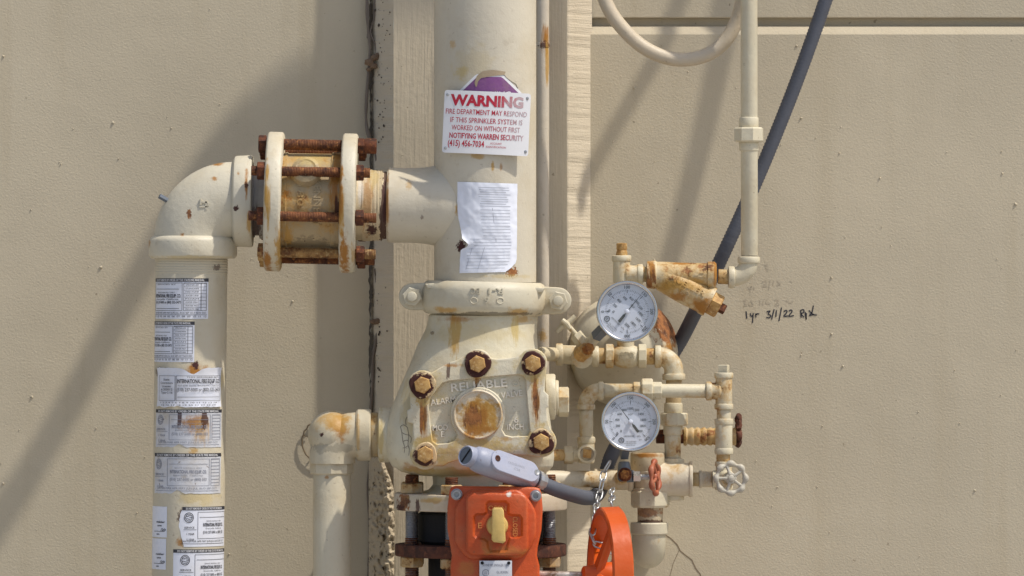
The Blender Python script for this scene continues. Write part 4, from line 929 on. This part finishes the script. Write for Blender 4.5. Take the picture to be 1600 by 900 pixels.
rn = MB(); rn.cyl(Cp(1092, 749), Cp(1098, 749), 14*kc, 22, .002); rn.cyl(Cp(1096, 749), Cp(1122, 749), 12.5*kc, 22); rn.build('end_pipe', 'testp', bl)
# rusty nipple through the wall, behind
rnp = thing('rusty_nipple', 'rusty horizontal nipple with flaking paint behind the right coupling', 'pipe', W(1090, 690, -.19))
ky = k(-.19); P = lambda x, y=682: W(x, y, -.19)
MB().cyl(P(1025), P(1072), 11*ky, 20).build('bare_pipe', 'rust', rnp)
nn = MB(); prf = []
L9 = (1150-1068)*ky
for i in range(26): prf.append((L9*i/25, (13.5+1.3*math.sin(i*2.1)+1.2*mnoise.noise((i*.6, 0, 0)))*ky))
nn.lathe(P(1068), P(1150), [(0, 0)]+prf+[(L9, 0)], 24).build('pipe', M['nipple'], rnp, 60)
eh = MB(); hc = P(1152, 672)
for i in range(7):
    a = 2*PI*i/7; lump(eh, hc+Vector((.002, .012*math.cos(a), .020*math.sin(a))), .0075, i+3.3, (.8, 1, 1.2))
eh.cyl(P(1146, 680), P(1158, 680), 9*ky, 12); eh.build('corroded_handle', 'rust_ring', rnp, 50)

# gong behind the gauges
GY = -.16
gn = thing('alarm_gong', 'round beige alarm gong with a bare rust patch behind the first gauge', 'gong', W(972, 550, 0))
M['gong'] = paint('gong_paint', (.60, .545, .415), grime=.4, specks=.3, stains=[(1050, 508, GY, 34, 33, 'r', 1.), (1034, 500, GY, 24, 20, 'r', 1.), (1046, 541, GY, 14, 6, 'o', .9), (960, 612, GY, 70, 9, 'O', .6), (1048, 548, GY, 10, 5, 'o', .8), (893, 560, GY, 9, 50, 'y', .6)])
kg = k(GY); gcn = W(972, 548, 0)
prof = []
for i in range(15):
    q = i/14*PI/2; prof.append((.045+.125*math.sin(q), 85*kg*math.cos(q)**.9 if i < 14 else 0))
MB().lathe(Vector((gcn.x, 0, gcn.z)), Vector((gcn.x, -1, gcn.z)), [(.032, 70*kg), (.028, 86*kg), (.034, 88*kg), (.040, 87*kg), (.045, 85.5*kg)]+prof[1:], 64).build('bell', 'gong', gn, 50)
MB().cyl((gcn.x, .0, gcn.z), (gcn.x, -.1, gcn.z), .02, 16).build('bracket', 'rust', gn)

# ------------------------------------------------------------------ gauges
def gauge(px, py, Y, r, drot, needle, label, stemdir, yaw):
    kq = k(Y); R = r*kq; c = W(px, py, Y)
    gt = thing('pressure_gauge', label, 'gauge', c+Vector((0, .02, -R)), 'pressure gauges')
    n = Vector((math.sin(yaw)*-1, -math.cos(yaw), .06)).normalized(); ux = Vector((0, 0, 1)).cross(n)*-1
    ux = (Vector((1, 0, 0))-n*n.x).normalized(); uy = n.cross(ux)*-1
    uy = uy if uy.z > 0 else -uy
    f = lambda x, y, z=0: c+ux*x+uy*y+n*z
    MB().lathe(c-n*.028, c+n*.010, [(0, 0), (0, R*.80), (.003, R*.92), (.010, R*.95), (.024, R*.95), (.026, R*.985), (.034, R*1.0), (.0375, R*.975), (.038, R*.93), (.0365, R*.89), (.031, R*.875), (.0265, R*.87)], 64).build('case', 'steel', gt, 50)
    ds = MB(); ds.add([f(R*.88*math.cos(2*PI*i/64), R*.88*math.sin(2*PI*i/64), 0) for i in range(64)], [tuple(range(64))])
    dial = ds.build('dial', 'dial', gt)
    pr = MB(); Z = .0006
    def pol(a, rad): a = math.radians(a); return (rad*math.cos(a), rad*math.sin(a))
    def bar_(a, r0, r1, w):
        x0, y0 = pol(a, r0); x1, y1 = pol(a, r1); q = math.radians(a+90); dx, dy = w/2*math.cos(q), w/2*math.sin(q)
        pr.add([f(x0-dx, y0-dy, Z), f(x1-dx, y1-dy, Z), f(x1+dx, y1+dy, Z), f(x0+dx, y0+dy, Z)], [(0, 1, 2, 3)])
    for i in range(61):
        a = 225-i*4.5+drot; big = i % 10 == 0; mid = i % 5 == 0
        bar_(a, R*(.60 if big else .63 if mid else .655), R*.71, R*(.022 if big else .014 if mid else .009))
        if big:
            x, y = pol(a, R*.79); q = math.radians(a-90)
            cq, sq_ = math.cos(q), math.sin(q)
            pr.text(str(i*5), (lambda X, Y_: (lambda u, v, z: f(X+u*cq-v*sq_, Y_+u*sq_+v*cq, Z)))(x, y), R*.10, R*(.07 if i == 0 else .13 if i == 10 else .19), 0, .02)
    for i in range(41): bar_(225-i*6.75+drot, R*.55, R*(.60 if i % 4 == 0 else .575), R*.008)
    cd, sd_ = math.cos(math.radians(drot)), math.sin(math.radians(drot))
    def rt(X, Y_): return X*cd-Y_*sd_, X*sd_+Y_*cd
    def tm_(X, Y_):
        def g_(u, v, z):
            a, b = rt(X+u, Y_+v); return f(a, b, Z)
        return g_
    for i in range(11):
        a = math.radians(225-i*27); x, y = R*.44*math.cos(a), R*.44*math.sin(a)
        pr.text(str(i*200), tm_(x, y), R*.085, R*(.06 if i == 0 else .15 if i < 5 else .19), 0, .015)
    pr.text('AGF', tm_(0, R*.25), R*.07, R*.16); pr.text('AIR/WATER', tm_(-R*.05, -R*.48), R*.06, R*.36); pr.text('kPa', tm_(R*.28, -R*.48), R*.06, R*.12); pr.text('psi', tm_(R*.33, -R*.60), R*.05, R*.08)
    pr.text('UL LISTED', tm_(R*.02, -R*.66), R*.045, R*.34); pr.text('FOR FIRE PROTECTION', tm_(-R*.02, -R*.72), R*.04, R*.42); pr.text('SERVICE 300', tm_(0, -R*.78), R*.04, R*.3)
    pr.text('UL', tm_(-R*.30, -R*.62), R*.09, R*.09, 0, .02); pr.tube([tm_(-R*.30+R*.085*math.cos(a), -R*.62+R*.085*math.sin(a))(0, 0, 0) for a in [2*PI*i/20 for i in range(20)]], R*.012, 4, True)
    pr.tube([tm_(-R*.44+R*.03*math.cos(a)*(1 if abs(math.cos(a)) > .5 else 1), -R*.40+R*.06*math.sin(a))(0, 0, 0) for a in [PI/4+PI/2*i for i in range(4)]], R*.008, 4, True)
    pr.build('markings', 'ink', dial)
    nd = MB(); a = math.radians(needle); dx, dy = math.cos(a), math.sin(a)
    def np2(t_, w): return [f(t_*R*dx-w*R*dy, t_*R*dy+w*R*dx, .003), f(t_*R*dx+w*R*dy, t_*R*dy-w*R*dx, .003)]
    rws = [np2(.72, .004), np2(.2, .014), np2(-.12, .018), np2(-.16, .045), np2(-.42, .048), np2(-.43, .036)]
    nd.grid(rws); ndl = nd.build('needle', 'black', gt)
    MB().lathe(f(0, 0, .002), f(0, 0, .007), [(0, R*.075), (.003, R*.075), (.0045, R*.05), (.005, 0)], 20).build('hub', 'dial', ndl)
    MB().lathe(c+n*.004, c+n*.008, [(0, 0), (0, R*.872), (.0012, R*.872), (.0024, R*.5), (.0028, 0)], 48).build('glass', 'glass', gt)
    s0 = c-n*.012+stemdir.normalized()*R*.85; s1 = s0+stemdir
    MB().hex(s0, s1, 8.5*kq, PI/4, 4).build('stem', 'greyfit_d', gt)
    return gt
gauge(980, 487, -.315, 48.5, -45, 51, 'round white pressure gauge on the upper trim line, dial turned sideways', Vector((-.022, .02, -.018)), 0.02)
gauge(985, 659, -.330, 47.0, 0, 127, 'round white pressure gauge below the other, dial upright, needle pointing upper left', Vector((-.004, .02, -.026)), -.06)

# gauge cocks
c1t = thing('gauge_cock', 'beige angle cock with T-handle and rusty plug feeding the upper gauge', 'valve', W(912, 550, -.26))
ky = k(-.265); G = lambda x, y, dy=0: W(x, y, -.265+dy)
bk = MB(); bk.lathe(G(902, 556, .015), G(945, 512, -.02), [(0, 9*ky), (.008, 12*ky), (.03, 12.5*ky), (.04, 9*ky), (.06, 8*ky), (.061, 0)], 22); bk.build('body', 'trim', c1t)
MB().hex(G(930, 527, -.012), G(946, 511, -.025), 9.5*ky, .4, 4).build('stem', 'greyfit_d', c1t)
MB().hex(G(914, 541), G(899, 522, .0), 10.5*ky, .3).build('packing_nut', 'trim', c1t)
MB().cyl(G(902, 525), G(886, 507), 4*ky, 14).build('spindle', 'trim', c1t)
th = MB()
dv = (G(868, 518)-G(900, 496)).normalized()
th.tube([G(870, 519), G(877, 511), G(886, 507), G(893, 500), G(899, 494)], [3*ky, 4.5*ky, 5*ky, 4.5*ky, 4*ky], 12); th.tube([G(878, 500, -.004), G(886, 507, -.004), G(891, 514, -.004)], [4*ky, 5*ky, 3*ky], 10)
th.build('handle', 'trim_clean', c1t)
MB().hex(G(906, 556, -.01), G(917, 546, -.03), 12*ky, .2, 8).build('hub', 'rust_gold', c1t)
MB().hex(G(915, 548, -.028), G(922, 543, -.042), 8.5*ky, .2).build('plug', 'rust_or', c1t)

c2t = thing('gauge_cock', 'dark grey cock with rusty bolt and small red handwheel under the lower gauge', 'valve', W(977, 750, -.28))
ky = k(-.285); G = lambda x, y, dy=0: W(x, y, -.285+dy)
MB().lathe(G(976, 752), G(975, 719), [(0, 8*ky), (.004, 11*ky), (.012, 11.5*ky), (.02, 10.5*ky), (.03, 9*ky), (.0325, 7.5*ky), (.033, 0)], 20).build('body', 'greyfit_d', c2t)
MB().cyl(G(974, 744, .0), W(968, 748, -.22), 11*ky, 20).build('inlet', 'nipple', c2t)
MB().cyl(G(968, 745, .012), G(990, 744, .0), 9.5*ky, 18).build('barrel', 'greyfit_d', c2t)
MB().lathe(G(976.5, 741.5, 0), G(976.5, 741.5, -.018), [(0, 11*ky), (.012, 11*ky), (.0135, 9.5*ky), (.014, 0)], 22).build('bolt_seat', 'rust', c2t)
MB().hex(G(976.5, 741.5, -.012), G(976.5, 741.5, -.024), 8*ky, .3).build('bolt', 'rust_or', c2t)
MB().hex(G(989, 745), G(1001, 745), 9*ky, .3).build('packing_nut', 'steel', c2t)
MB().cyl(G(1000, 745), G(1020, 745), 4.5*ky, 16).build('spindle', 'steel_d', c2t)
def wheel(c, ax_, R, rt_, lobes, nsp, mat, parent, hubr):
    ax_ = ax_.normalized(); u = Vector((0, 0, 1)); u = (u-ax_*u.dot(ax_)).normalized(); w_ = ax_.cross(u)
    m = MB(); n = lobes*8; pts = []; rad = []
    for i in range(n):
        a = 2*PI*i/n; q = math.cos(a*lobes); pts.append(c+(u*math.cos(a)+w_*math.sin(a))*R*(1+.035*q)); rad.append(rt_*(1+.30*q))
    m.tube(pts, rad, 12, True)
    rimo = m.build('handwheel', mat, parent, 60)
    for i in range(nsp):
        a = 2*PI*(i+.25)/nsp; d_ = u*math.cos(a)+w_*math.sin(a)
        MB().tube([c+ax_*rt_*.5+d_*hubr*.7, c+ax_*rt_*.5+d_*R*.55, c+d_*R*.98], [rt_*.75, rt_*.6, rt_*.7], 10).build('spoke', mat, rimo, 60)
    h = MB(); h.lathe(c-ax_*rt_, c+ax_*rt_*1.8, [(0, 0), (0, hubr), (rt_*1.6, hubr), (rt_*2.0, hubr*.85), (rt_*2.05, hubr*.6), (rt_*2.6, hubr*.55), (rt_*2.8, hubr*.4), (rt_*2.8, 0)], 24); h.build('hub', mat, rimo)
wheel(G(1023.5, 746), Vector((1, -.28, .05)), 24*ky, 3.9*ky, 6, 4, 'redwheel', c2t, 8*ky)

M['wheelp'] = paint('weathered_wheel_paint', (.44, .41, .34), grime=.6, specks=.8, bump=.5)
angv = thing('angle_valve', 'beige angle valve with scalloped handwheel facing out at the lower right', 'valve', W(1131, 768, BY))
ab = MB(); ab.tee(Bp(1131, 721), Bp(1131, 766), Bp(1113, 749), 12.5*kb, 14*kb, .008); ab.lathe(Bp(1133, 748), W(1141, 747.5, BY-.045), [(0, 14*kb), (.012, 14*kb), (.018, 11*kb), (.04, 10*kb), (.042, 4*kb), (.05, 4*kb)], 20); ab.build('body', 'trim', angv)
wheel(W(1142, 747.5, BY-.048), Vector((.10, -1, .05)), 22.5*k(BY-.05), 4.2*k(BY-.05), 8, 5, 'wheelp', angv, 9*k(BY-.05))

# chain
ch = thing('chain', 'zinc link chain hanging from the lower cock to the orange handwheel', 'chain', W(930, 860, -.36))
def links(path, n0):
    P = spl([W(*q) for q in path], 10); L = [0]
    for a, b in zip(P, P[1:]): L.append(L[-1]+(b-a).length)
    pitch = .0180; n = int(L[-1]/pitch); me = None
    for i in range(n):
        s_ = (i+.5)*pitch; j = max(q for q in range(len(L)) if L[q] <= s_); j = min(j, len(P)-2)
        u = (s_-L[j])/(L[j+1]-L[j]); c = P[j].lerp(P[j+1], u); d_ = (P[j+1]-P[j]).normalized()
        base = Vector((0, -1, 0)); sd2 = d_.cross(base).normalized(); up_ = d_.cross(sd2).normalized()
        ang = math.radians(28 if (i+n0) % 2 else 112)+random.uniform(-.2, .2); w_ = sd2*math.cos(ang)+up_*math.sin(ang)
        pts = []
        hl_, hw_2 = .0082, .0052
        for q in range(20):
            a = 2*PI*q/20; cx = math.copysign(max(0, hl_-hw_2*0), math.cos(a)) if False else math.cos(a)
            xx = (hl_*math.copysign(abs(math.cos(a))**.75, math.cos(a))); yy = hw_2*math.copysign(abs(math.sin(a))**.75, math.sin(a))
            pts.append(c+d_*xx*1.35+w_*yy)
        MB().tube(pts, .0015, 8, True).build('link', 'zinc', ch, 70)
links([(953, 722, -.325), (944, 738, -.33), (941, 752, -.34), (936, 775, -.35), (931, 795, -.39), (929, 815, -.42), (925, 838, -.45), (933, 850, -.46), (948, 856, -.46), (962, 870, -.45)], 0)
links([(956, 764, -.36), (956, 778, -.40), (955, 792, -.44)], 1)
links([(962, 862, -.45), (958, 878, -.45), (955, 897, -.45), (956, 915, -.45)], 0)

# ================================================================== signs and papers on the riser
ws = thing('warning_sign', 'white metal WARNING sign with red lettering fixed to the riser', 'sign', W(760, 243, RY-.086))
SR = .17; SYF = RY-.0885
roll = math.radians(-2.6)
def signmap(cx=760, cy=192):
    c0_ = W(cx, cy, SYF)
    def f(x, y, z):
        X = x*math.cos(roll)-y*math.sin(roll); Z = x*math.sin(roll)+y*math.cos(roll)
        th_ = x/SR
        return c0_+Vector((X, SR*(1-math.cos(th_))-z, Z))
    return f
sf = signmap(); ks = k(SYF); hw4, hh4 = 67.5*ks, 49*ks
bd = MB(); nx = 16
rr_ = []
def rrect(hw, hh, r, n=4):
    o = []
    for (cx, cy, a0_) in ((hw-r, hh-r, 0), (-hw+r, hh-r, 90), (-hw+r, -hh+r, 180), (hw-r, -hh+r, 270)):
        for i in range(n+1): a = math.radians(a0_+90*i/n); o.append((cx+r*math.cos(a), cy+r*math.sin(a)))
    return o
def strip_plate(hw, hh, r, f, zt_, zb, n=18):
    m = MB(); xs = sorted(set([-hw, -hw+r*.15, -hw+r*.5, -hw+r]+[-hw+r+(2*hw-2*r)*i/n for i in range(n+1)]+[hw-r*.5, hw-r*.15, hw]))
    def hy(x):
        e_ = max(0, abs(x)-(hw-r)); return hh-r+math.sqrt(max(0, r*r-e_*e_))
    for z in (zt_, zb): m.grid([[f(x, -hy(x), z) for x in xs], [f(x, hy(x), z) for x in xs]])
    m.grid([[f(x, hy(x), zb) for x in xs], [f(x, hy(x), zt_) for x in xs]]); m.grid([[f(x, -hy(x), zb) for x in xs], [f(x, -hy(x), zt_) for x in xs]])
    return m
strip_plate(hw4, hh4, 4*ks, sf, .0012, 0).build('plate', 'white', ws)
wt = MB()
def ln(txt, px, py, h, w_, bold=.002):
    x0, y0 = (px-760)*ks, (192-py)*ks; x0, y0 = x0*math.cos(-roll)-y0*math.sin(-roll), x0*math.sin(-roll)+y0*math.cos(-roll)
    wt.text(txt, lambda x, y, z: sf(x0+x, y0+y, .0016), h*ks, w_*ks, 0, bold)
ln('WARNING', 761, 158, 16.5, 114, .045)
ln('FIRE DEPARTMENT MAY RESPOND', 760, 176, 8.2, 127); ln('IF THIS SPRINKLER SYSTEM IS', 760, 189, 8.2, 113); ln('WORKED ON WITHOUT FIRST', 759, 201, 8.2, 107)
ln('NOTIFYING WARREN SECURITY', 760, 213.5, 8.6, 116, .02); ln('(415) 456-7034', 728, 225.5, 9.5, 57, .02); ln('ACCOUNT', 775, 224.5, 3, 18); ln('IDENTIFICATION', 775, 230, 3, 31)
wt.build('lettering', 'redprint', ws)
for x, y in ((699.5, 147.5), (824, 153.5), (696, 231), (821, 237)):
    x0, y0 = (x-760)*ks, (192-y)*ks; x0, y0 = x0*math.cos(-roll)-y0*math.sin(-roll), x0*math.sin(-roll)+y0*math.cos(-roll); c = sf(x0, y0, .0012)
    MB().lathe(c+Vector((0, .001, 0)), c-Vector((0, .0015, 0)), [(0, 2.6*ks), (.0018, 2.4*ks), (.0025, 0)], 12).build('screw', 'steel_d', ws)
def onriser(cx=758, R9=.0838, Yc=RY):
    def f(px, py, z):
        X = (px-cx)*k(RY-.04); X = max(-R9*.999, min(R9*.999, X)); a = math.asin(X/R9); r = R9+z
        Y = Yc-r*math.cos(a)
        p = W(px, py, Y); return Vector((W(cx, py, RY).x+r*math.sin(a), Y, p.z))
    return f
rf_ = onriser()
oc = thing('octagon_sticker', 'torn purple octagonal sticker with white border peeking above the warning sign', 'sticker', rf_(765, 210, 0))
def poly_on(m, pts, f, z, sub=6):
    # triangulated polygon wrapped on a cylinder, cut into narrow strips first
    x0, x1 = min(p[0] for p in pts), max(p[0] for p in pts); rows_ = []
    n = 26
    for i in range(n+1):
        x = x0+(x1-x0)*(i/n*.998+.001); ys = []
        for a, b in zip(pts, pts[1:]+pts[:1]):
            if (a[0]-x)*(b[0]-x) < 0: ys.append(a[1]+(b[1]-a[1])*(x-a[0])/(b[0]-a[0]))
        if len(ys) >= 2: rows_.append([f(x, min(ys), z), f(x, (min(ys)+max(ys))/2, z), f(x, max(ys), z)])
    m.grid(rows_); return m
oct_ = [(765+54*math.cos(PI/8+i*PI/4), 165+53*math.sin(PI/8+i*PI/4)) for i in range(8)]
oci = [(765+50*math.cos(PI/8+i*PI/4), 165+48.5*math.sin(PI/8+i*PI/4)) for i in range(8)]
poly_on(MB(), oct_, rf_, .0003).build('border', 'white', oc); poly_on(MB(), oci, rf_, .0006).build('field', 'purple', oc)
sc_ = [(745, 139), (744, 130), (748, 122), (756, 115), (768, 112), (783, 111), (788, 117), (792, 124), (798, 128), (806, 133), (808, 110), (770, 108), (750, 110), (742, 118)]
poly_on(MB(), [(745, 139), (747, 128), (752, 122), (762, 120), (776, 118), (788, 117), (790, 112), (770, 109), (755, 111), (745, 119), (742, 130)], rf_, .0012).build('scraped_patch', paint('scraped', (.36, .28, .19), grime=.6, specks=.8), oc)
poly_on(MB(), [(786, 113), (790, 120), (799, 127), (806, 131), (809, 138), (815, 128), (806, 112)], rf_, .0010).build('torn_gap', 'riser', oc)
ow = MB(); ow.text('WARNING', lambda x, y, z: rf_(767+x*1000/1.0, 147-y*1000, .0009), .008, .062, 0, .02)
ow.build('lettering', 'white', oc)

dp = thing('paper_notice', 'crumpled white paper form with torn edge stuck below the warning sign', 'paper', rf_(762, 428, .001))
def xl_(v): return interp([(0, 716), (.05, 715.5), (.35, 716), (.42, 718), (.55, 722), (.62, 725), (.66, 731), (.69, 734), (.72, 729), (.74, 721), (.80, 720), (1, 719)], v)[1]
def xr_(v): return interp([(0, 808), (.3, 807.5), (.85, 807), (.9, 805), (.96, 797), (1, 789)], v)[1]
def crk(u, v): return .0011*mnoise.noise((u*5, v*7, 2))+.0008*mnoise.noise((u*14, v*18, 5))+.004*max(0, .12-v)*(1-u)
def pm(u, v, z=0.):
    yt = 284+3*u; yb_ = 427-2*u; x = xl_(v)+(xr_(v)-xl_(v))*u; y = yt+(yb_-yt)*v
    lift = .0012+crk(u, v)+.006*math.exp(-((v-.64)/.06)**2)*math.exp(-u/.08)+.003*max(0, v-.9)*10*max(0, u-.8)
    return rf_(x, y, max(.0005, lift)+z)
MB().grid([[pm(i/36, j/60) for i in range(37)] for j in range(61)]).build('sheet', 'paper', dp, 60)
pi_ = MB()
def pbar(u0, u1, v0, v1):
    n = 14; pi_.grid([[pm(u0+(u1-u0)*i/n, v, .0004) for i in range(n+1)] for v in (v0, v1)])
random.seed(3)
for j in range(9): v = .05+.026*j; pbar(.34+random.uniform(0, .06), .80+random.uniform(0, .1), v, v+.005)
for j in range(19): v = .30+.036*j; pbar(.38 if v < .62 else .12, .88, v, v+.0045)
for u in (.58,): pbar(u, u+.008, .28, .66)
for u in (.12, .36): pbar(u, u+.008, .72, .96)
pi_.build('printing', 'ink_g', dp)

# ================================================================== stickers on the left pipe
def onleft(px, py, z):
    cx = lx(py); X = (px-cx)/56.3; X = max(-.9995, min(.9995, X)); a = math.asin(X); r = RL+z
    c = W(cx, py, RY); return Vector((c.x+r*math.sin(a), RY-r*math.cos(a), c.z))
def sticker(name, label, x0, x1, y0, y1, style, mat='sticker', ink='ink', torn=None):
    s_ = thing(name, label, 'sticker', onleft((x0+x1)/2, y1, 0), 'inspection stickers on the side pipe')
    a0_, a1_ = math.asin(max(-.995, (x0-lx(y0))/56.3)), math.asin(min(.995, (x1-lx(y0))/56.3))
    tl_, tr_ = torn or ((lambda v: 0), (lambda v: 0))
    def f(u, v, z=0.):
        py = y0+(y1-y0)*v; a = a0_+(a1_-a0_)*u; px = lx(py)+56.3*math.sin(a); return onleft(px, py, z)
    lift = (lambda u, v: 0) if style != 'curl' else (lambda u, v: .0004+.0035*max(0, (abs(v-.5)-.36))*6*(.4+abs(mnoise.noise((u*4, v*3, 1))))+.0006*mnoise.noise((u*6, v*6, 3)))
    tb_ = {'curl': lambda u: (.16*math.exp(-((u-.56)/.10)**2)+.02*mnoise.noise((u*20, 0, 0)), 1-.04*mnoise.noise((u*9, 1, 0))-.06*math.exp(-((u-.37)/.02)**2)),
           'old': lambda u: (.0, 1-.05*abs(mnoise.noise((u*22, 3, 0)))-.1*math.exp(-((u-.4)/.05)**2))}.get(style, lambda u: (0, 1))
    nx_, ny_ = 28, 16
    rows_ = []
    for j in range(ny_+1):
        r = []
        for i in range(nx_+1):
            u = i/nx_; v0_, v1_ = tb_(u); v = v0_+(v1_-v0_)*j/ny_
            ul = tl_(v); u = ul+(1-ul)*u
            r.append(f(u, v, .0005+lift(u, v)))
        rows_.append(r)
    sh = MB().grid(rows_).build('sheet', mat, s_, 60)
    ap = (a1_-a0_)*RL; hp = (y1-y0)*kk
    m = MB(); Z = .0010 if style != 'curl' else .0022
    zf = lambda u, v: Z+(lift(u, v) if style == 'curl' else 0)
    def bar(u0, u1, v0, v1, mm=None):
        (mm or m).grid([[f(u0+(u1-u0)*i/10, v, zf(u0, v)) for i in range(11)] for v in (v0, v1)])
    def tx(body, u, v, h, w_, bold=.01, mm=None, z=0., fit=None):
        (mm or m).text(body, lambda x, y, zz: f(u+x, v-y, zf(u, v)+z), h, w_, 0, bold)
    def frame(u0, u1, v0, v1, w_=.006):
        bar(u0, u1, v0, v0+w_*1.5); bar(u0, u1, v1-w_*1.5, v1); bar(u0, u0+w_, v0, v1); bar(u1-w_, u1, v0, v1)
    if style in ('table', 'seal', 'old'):
        hb = MB(); bar(0.0+tl_(0), 1, .0, .085, hb)
        hb_o = hb.build('header', 'ink' if style != 'old' else 'ink', s_)
        hx_ = MB(); hx_.text('DO NOT REMOVE BY ORDER OF THE STATE FIRE MARSHAL', lambda x, y, zz: f(.5+x, .043-y, Z+.0004), .055, .86 if not torn else .72, 0, .01); hx_.build('header_text', 'white', hb_o)
    if style == 'table':
        frame(.62, .97, .11, .80); frame(.03, .60, .11, .80)
        bar(.88, .887, .11, .80)
        for i in range(8): v = .12+.68*i/8; bar(.62, .97, v, v+.007); tx(('SPRINKLER', 'STANDPIPE', 'FIRE PUMP', 'WATER TANK', 'FOAM', 'WATER SPRAY', 'WATER MIST', 'PRIVATE FIRE')[i], .75, v+.045, .035, .2, .0)
        tx('SERVICED BY', .3, .15, .03, .4, 0); bar(.06, .55, .26, .27); tx('SERVICE ANNUALLY ONLY', .3, .35, .035, .36, 0)
        tx('INTERNATIONAL FIRE EQUIP. CO.', .31, .44, .085, .54, .03); tx('Emeryville, California', .31, .52, .04, .46, 0); tx('(510) 237-5000 or (800) 533-3473', .31, .60, .065, .54, .015); bar(.06, .55, .74, .75)
        tx('JAN FEB MAR APR MAY JUN JUL AUG SEP OCT NOV DEC', .5, .86, .045, .94, 0); tx('01  02  03  04  05  06  07  08  09  10  11  12', .5, .94, .045, .94, 0); bar(.02, .98, .895, .905)
    elif style == 'curl':
        frame(.06, .33, .2, .84); frame(.34, .97, .2, .84)
        for i, q in enumerate(('State', 'Contractors', 'License', '# 203012', 'Type C-16')): tx(q, .195, .30+.085*i, .055, (.1, .2, .14, .19, .19)[i], .01)
        tx('THIS SERVICED BY', .7, .24, .035, .44, 0); tx('INTERNATIONAL FIRE EQUIP. CO.', .655, .35, .10, .60, .03); tx('937 57th Street, Emeryville, California', .655, .46, .04, .58, 0); tx('(510) 237-5000 or (800) 533-3473', .655, .57, .09, .60, .01)
        bar(.36, .95, .74, .75); tx('1 2 3 4 5 6 7 8 9 10 11 12 13 14', .5, .885, .04, .8, 0); tx('15 16 17 18 19 20 21 22 23 24', .5, .95, .04, .75, 0)
    elif style in ('seal', 'old'):
        sx_ = .16 if style == 'old' else .24
        for rr2, ww in ((.105, .012), (.075, .006)):
            cxs = [(sx_*1.0-.05+rr2*math.cos(a)*hp/ap*1.15, .27+rr2*1.25*math.sin(a)) for a in [2*PI*i/24 for i in range(24)]]
            m.grid([[f(x, y, Z) for x, y in cxs+cxs[:1]], [f(sx_-.05+(x-sx_+.05)*.86, .27+(y-.27)*.86, Z) for x, y in cxs+cxs[:1]]])
        for i in range(5): a = i*1.256; bar(sx_-.05-.02+.03*math.cos(a), sx_-.05+.02+.03*math.cos(a), .26+.05*math.sin(a), .275+.05*math.sin(a))
        tx('SERVICE', sx_-.04, .52, .05, .17, .01); bar(sx_-.14, sx_+.08, .57, .58); tx('1 YEAR', sx_-.02, .68, .05, .13, .01); tx('5 YEAR', sx_-.02, .82, .05, .13, .01)
        x0_ = sx_+.10; x1_ = .80 if style == 'old' else .99
        frame(x0_, x1_, .13, .80); bar(x0_+.03, x1_-.02, .26, .27); tx('SERVICE ANNUALLY ONLY', (x0_+x1_)/2, .36, .035, .34, 0)
        tx('INTERNATIONAL FIRE EQUIP. CO.', (x0_+x1_)/2, .46, .085, .46, .03); tx('Emeryville, California', (x0_+x1_)/2, .55, .04, .36, 0); tx('(510) 237-5000 or (800) 533', (x0_+x1_)/2, .65, .07, .46, .01)
        tx('JAN FEB MAR APR MAY JUN JUL AUG SEP OCT', .5, .87, .05, .84, 0); bar(.05, .95, .92, .93)
        if style == 'old':
            frame(.82, .97, .13, .80)
            for i in range(8): v = .14+.66*i/8; bar(.82, .97, v, v+.012)
    elif style == 'blank':
        tx('rinkler', .72, .50, .07, .42, .02); tx('ate', .68, .62, .06, .22, .02); bar(.35, .92, .80, .815); tx('/20', .85, .75, .08, .22, .02); tx('on', .6, .90, .06, .16, .02)
    m.build('printing', ink, s_)
    return s_
sticker('inspection_sticker', 'topmost sticker on the side pipe, black header and check table at right', 245, 328, 435, 498, 'table')
sticker('inspection_sticker', 'second sticker from the top, narrower with black header', 243, 307, 502, 565, 'table')
sticker('inspection_sticker', 'torn curling white sticker with contractor licence number and rust hole', 249, 346, 574, 635, 'curl')
sticker('inspection_sticker', 'weathered sticker with rust patch in its middle under the torn one', 246, 347, 639, 698, 'old', 'sticker_old', 'ink_f')
sticker('inspection_sticker', 'grey faded sticker with black header below the rust-patched one', 244, 346, 707, 770, 'old', 'sticker_old', 'ink_f')
sticker('blank_sticker', 'plain white sticker at the left edge of the pipe, upper of two', 238.5, 264, 790, 838, 'blank')
sticker('blank_sticker', 'plain white sticker at the left edge of the pipe, lower of two', 238, 262.5, 840, 888, 'blank')
sticker('inspection_sticker', 'seal sticker with its left corner torn away, beside the upper plain sticker', 281, 350.5, 790, 852, 'seal', torn=((lambda v: .02+.11*abs(v-.42)**1.2*1.6+.02*mnoise.noise((v*9, 0, 0))), lambda v: 0))
sticker('inspection_sticker', 'lowest seal sticker at the bottom edge of the picture', 274, 350, 856, 918, 'seal')
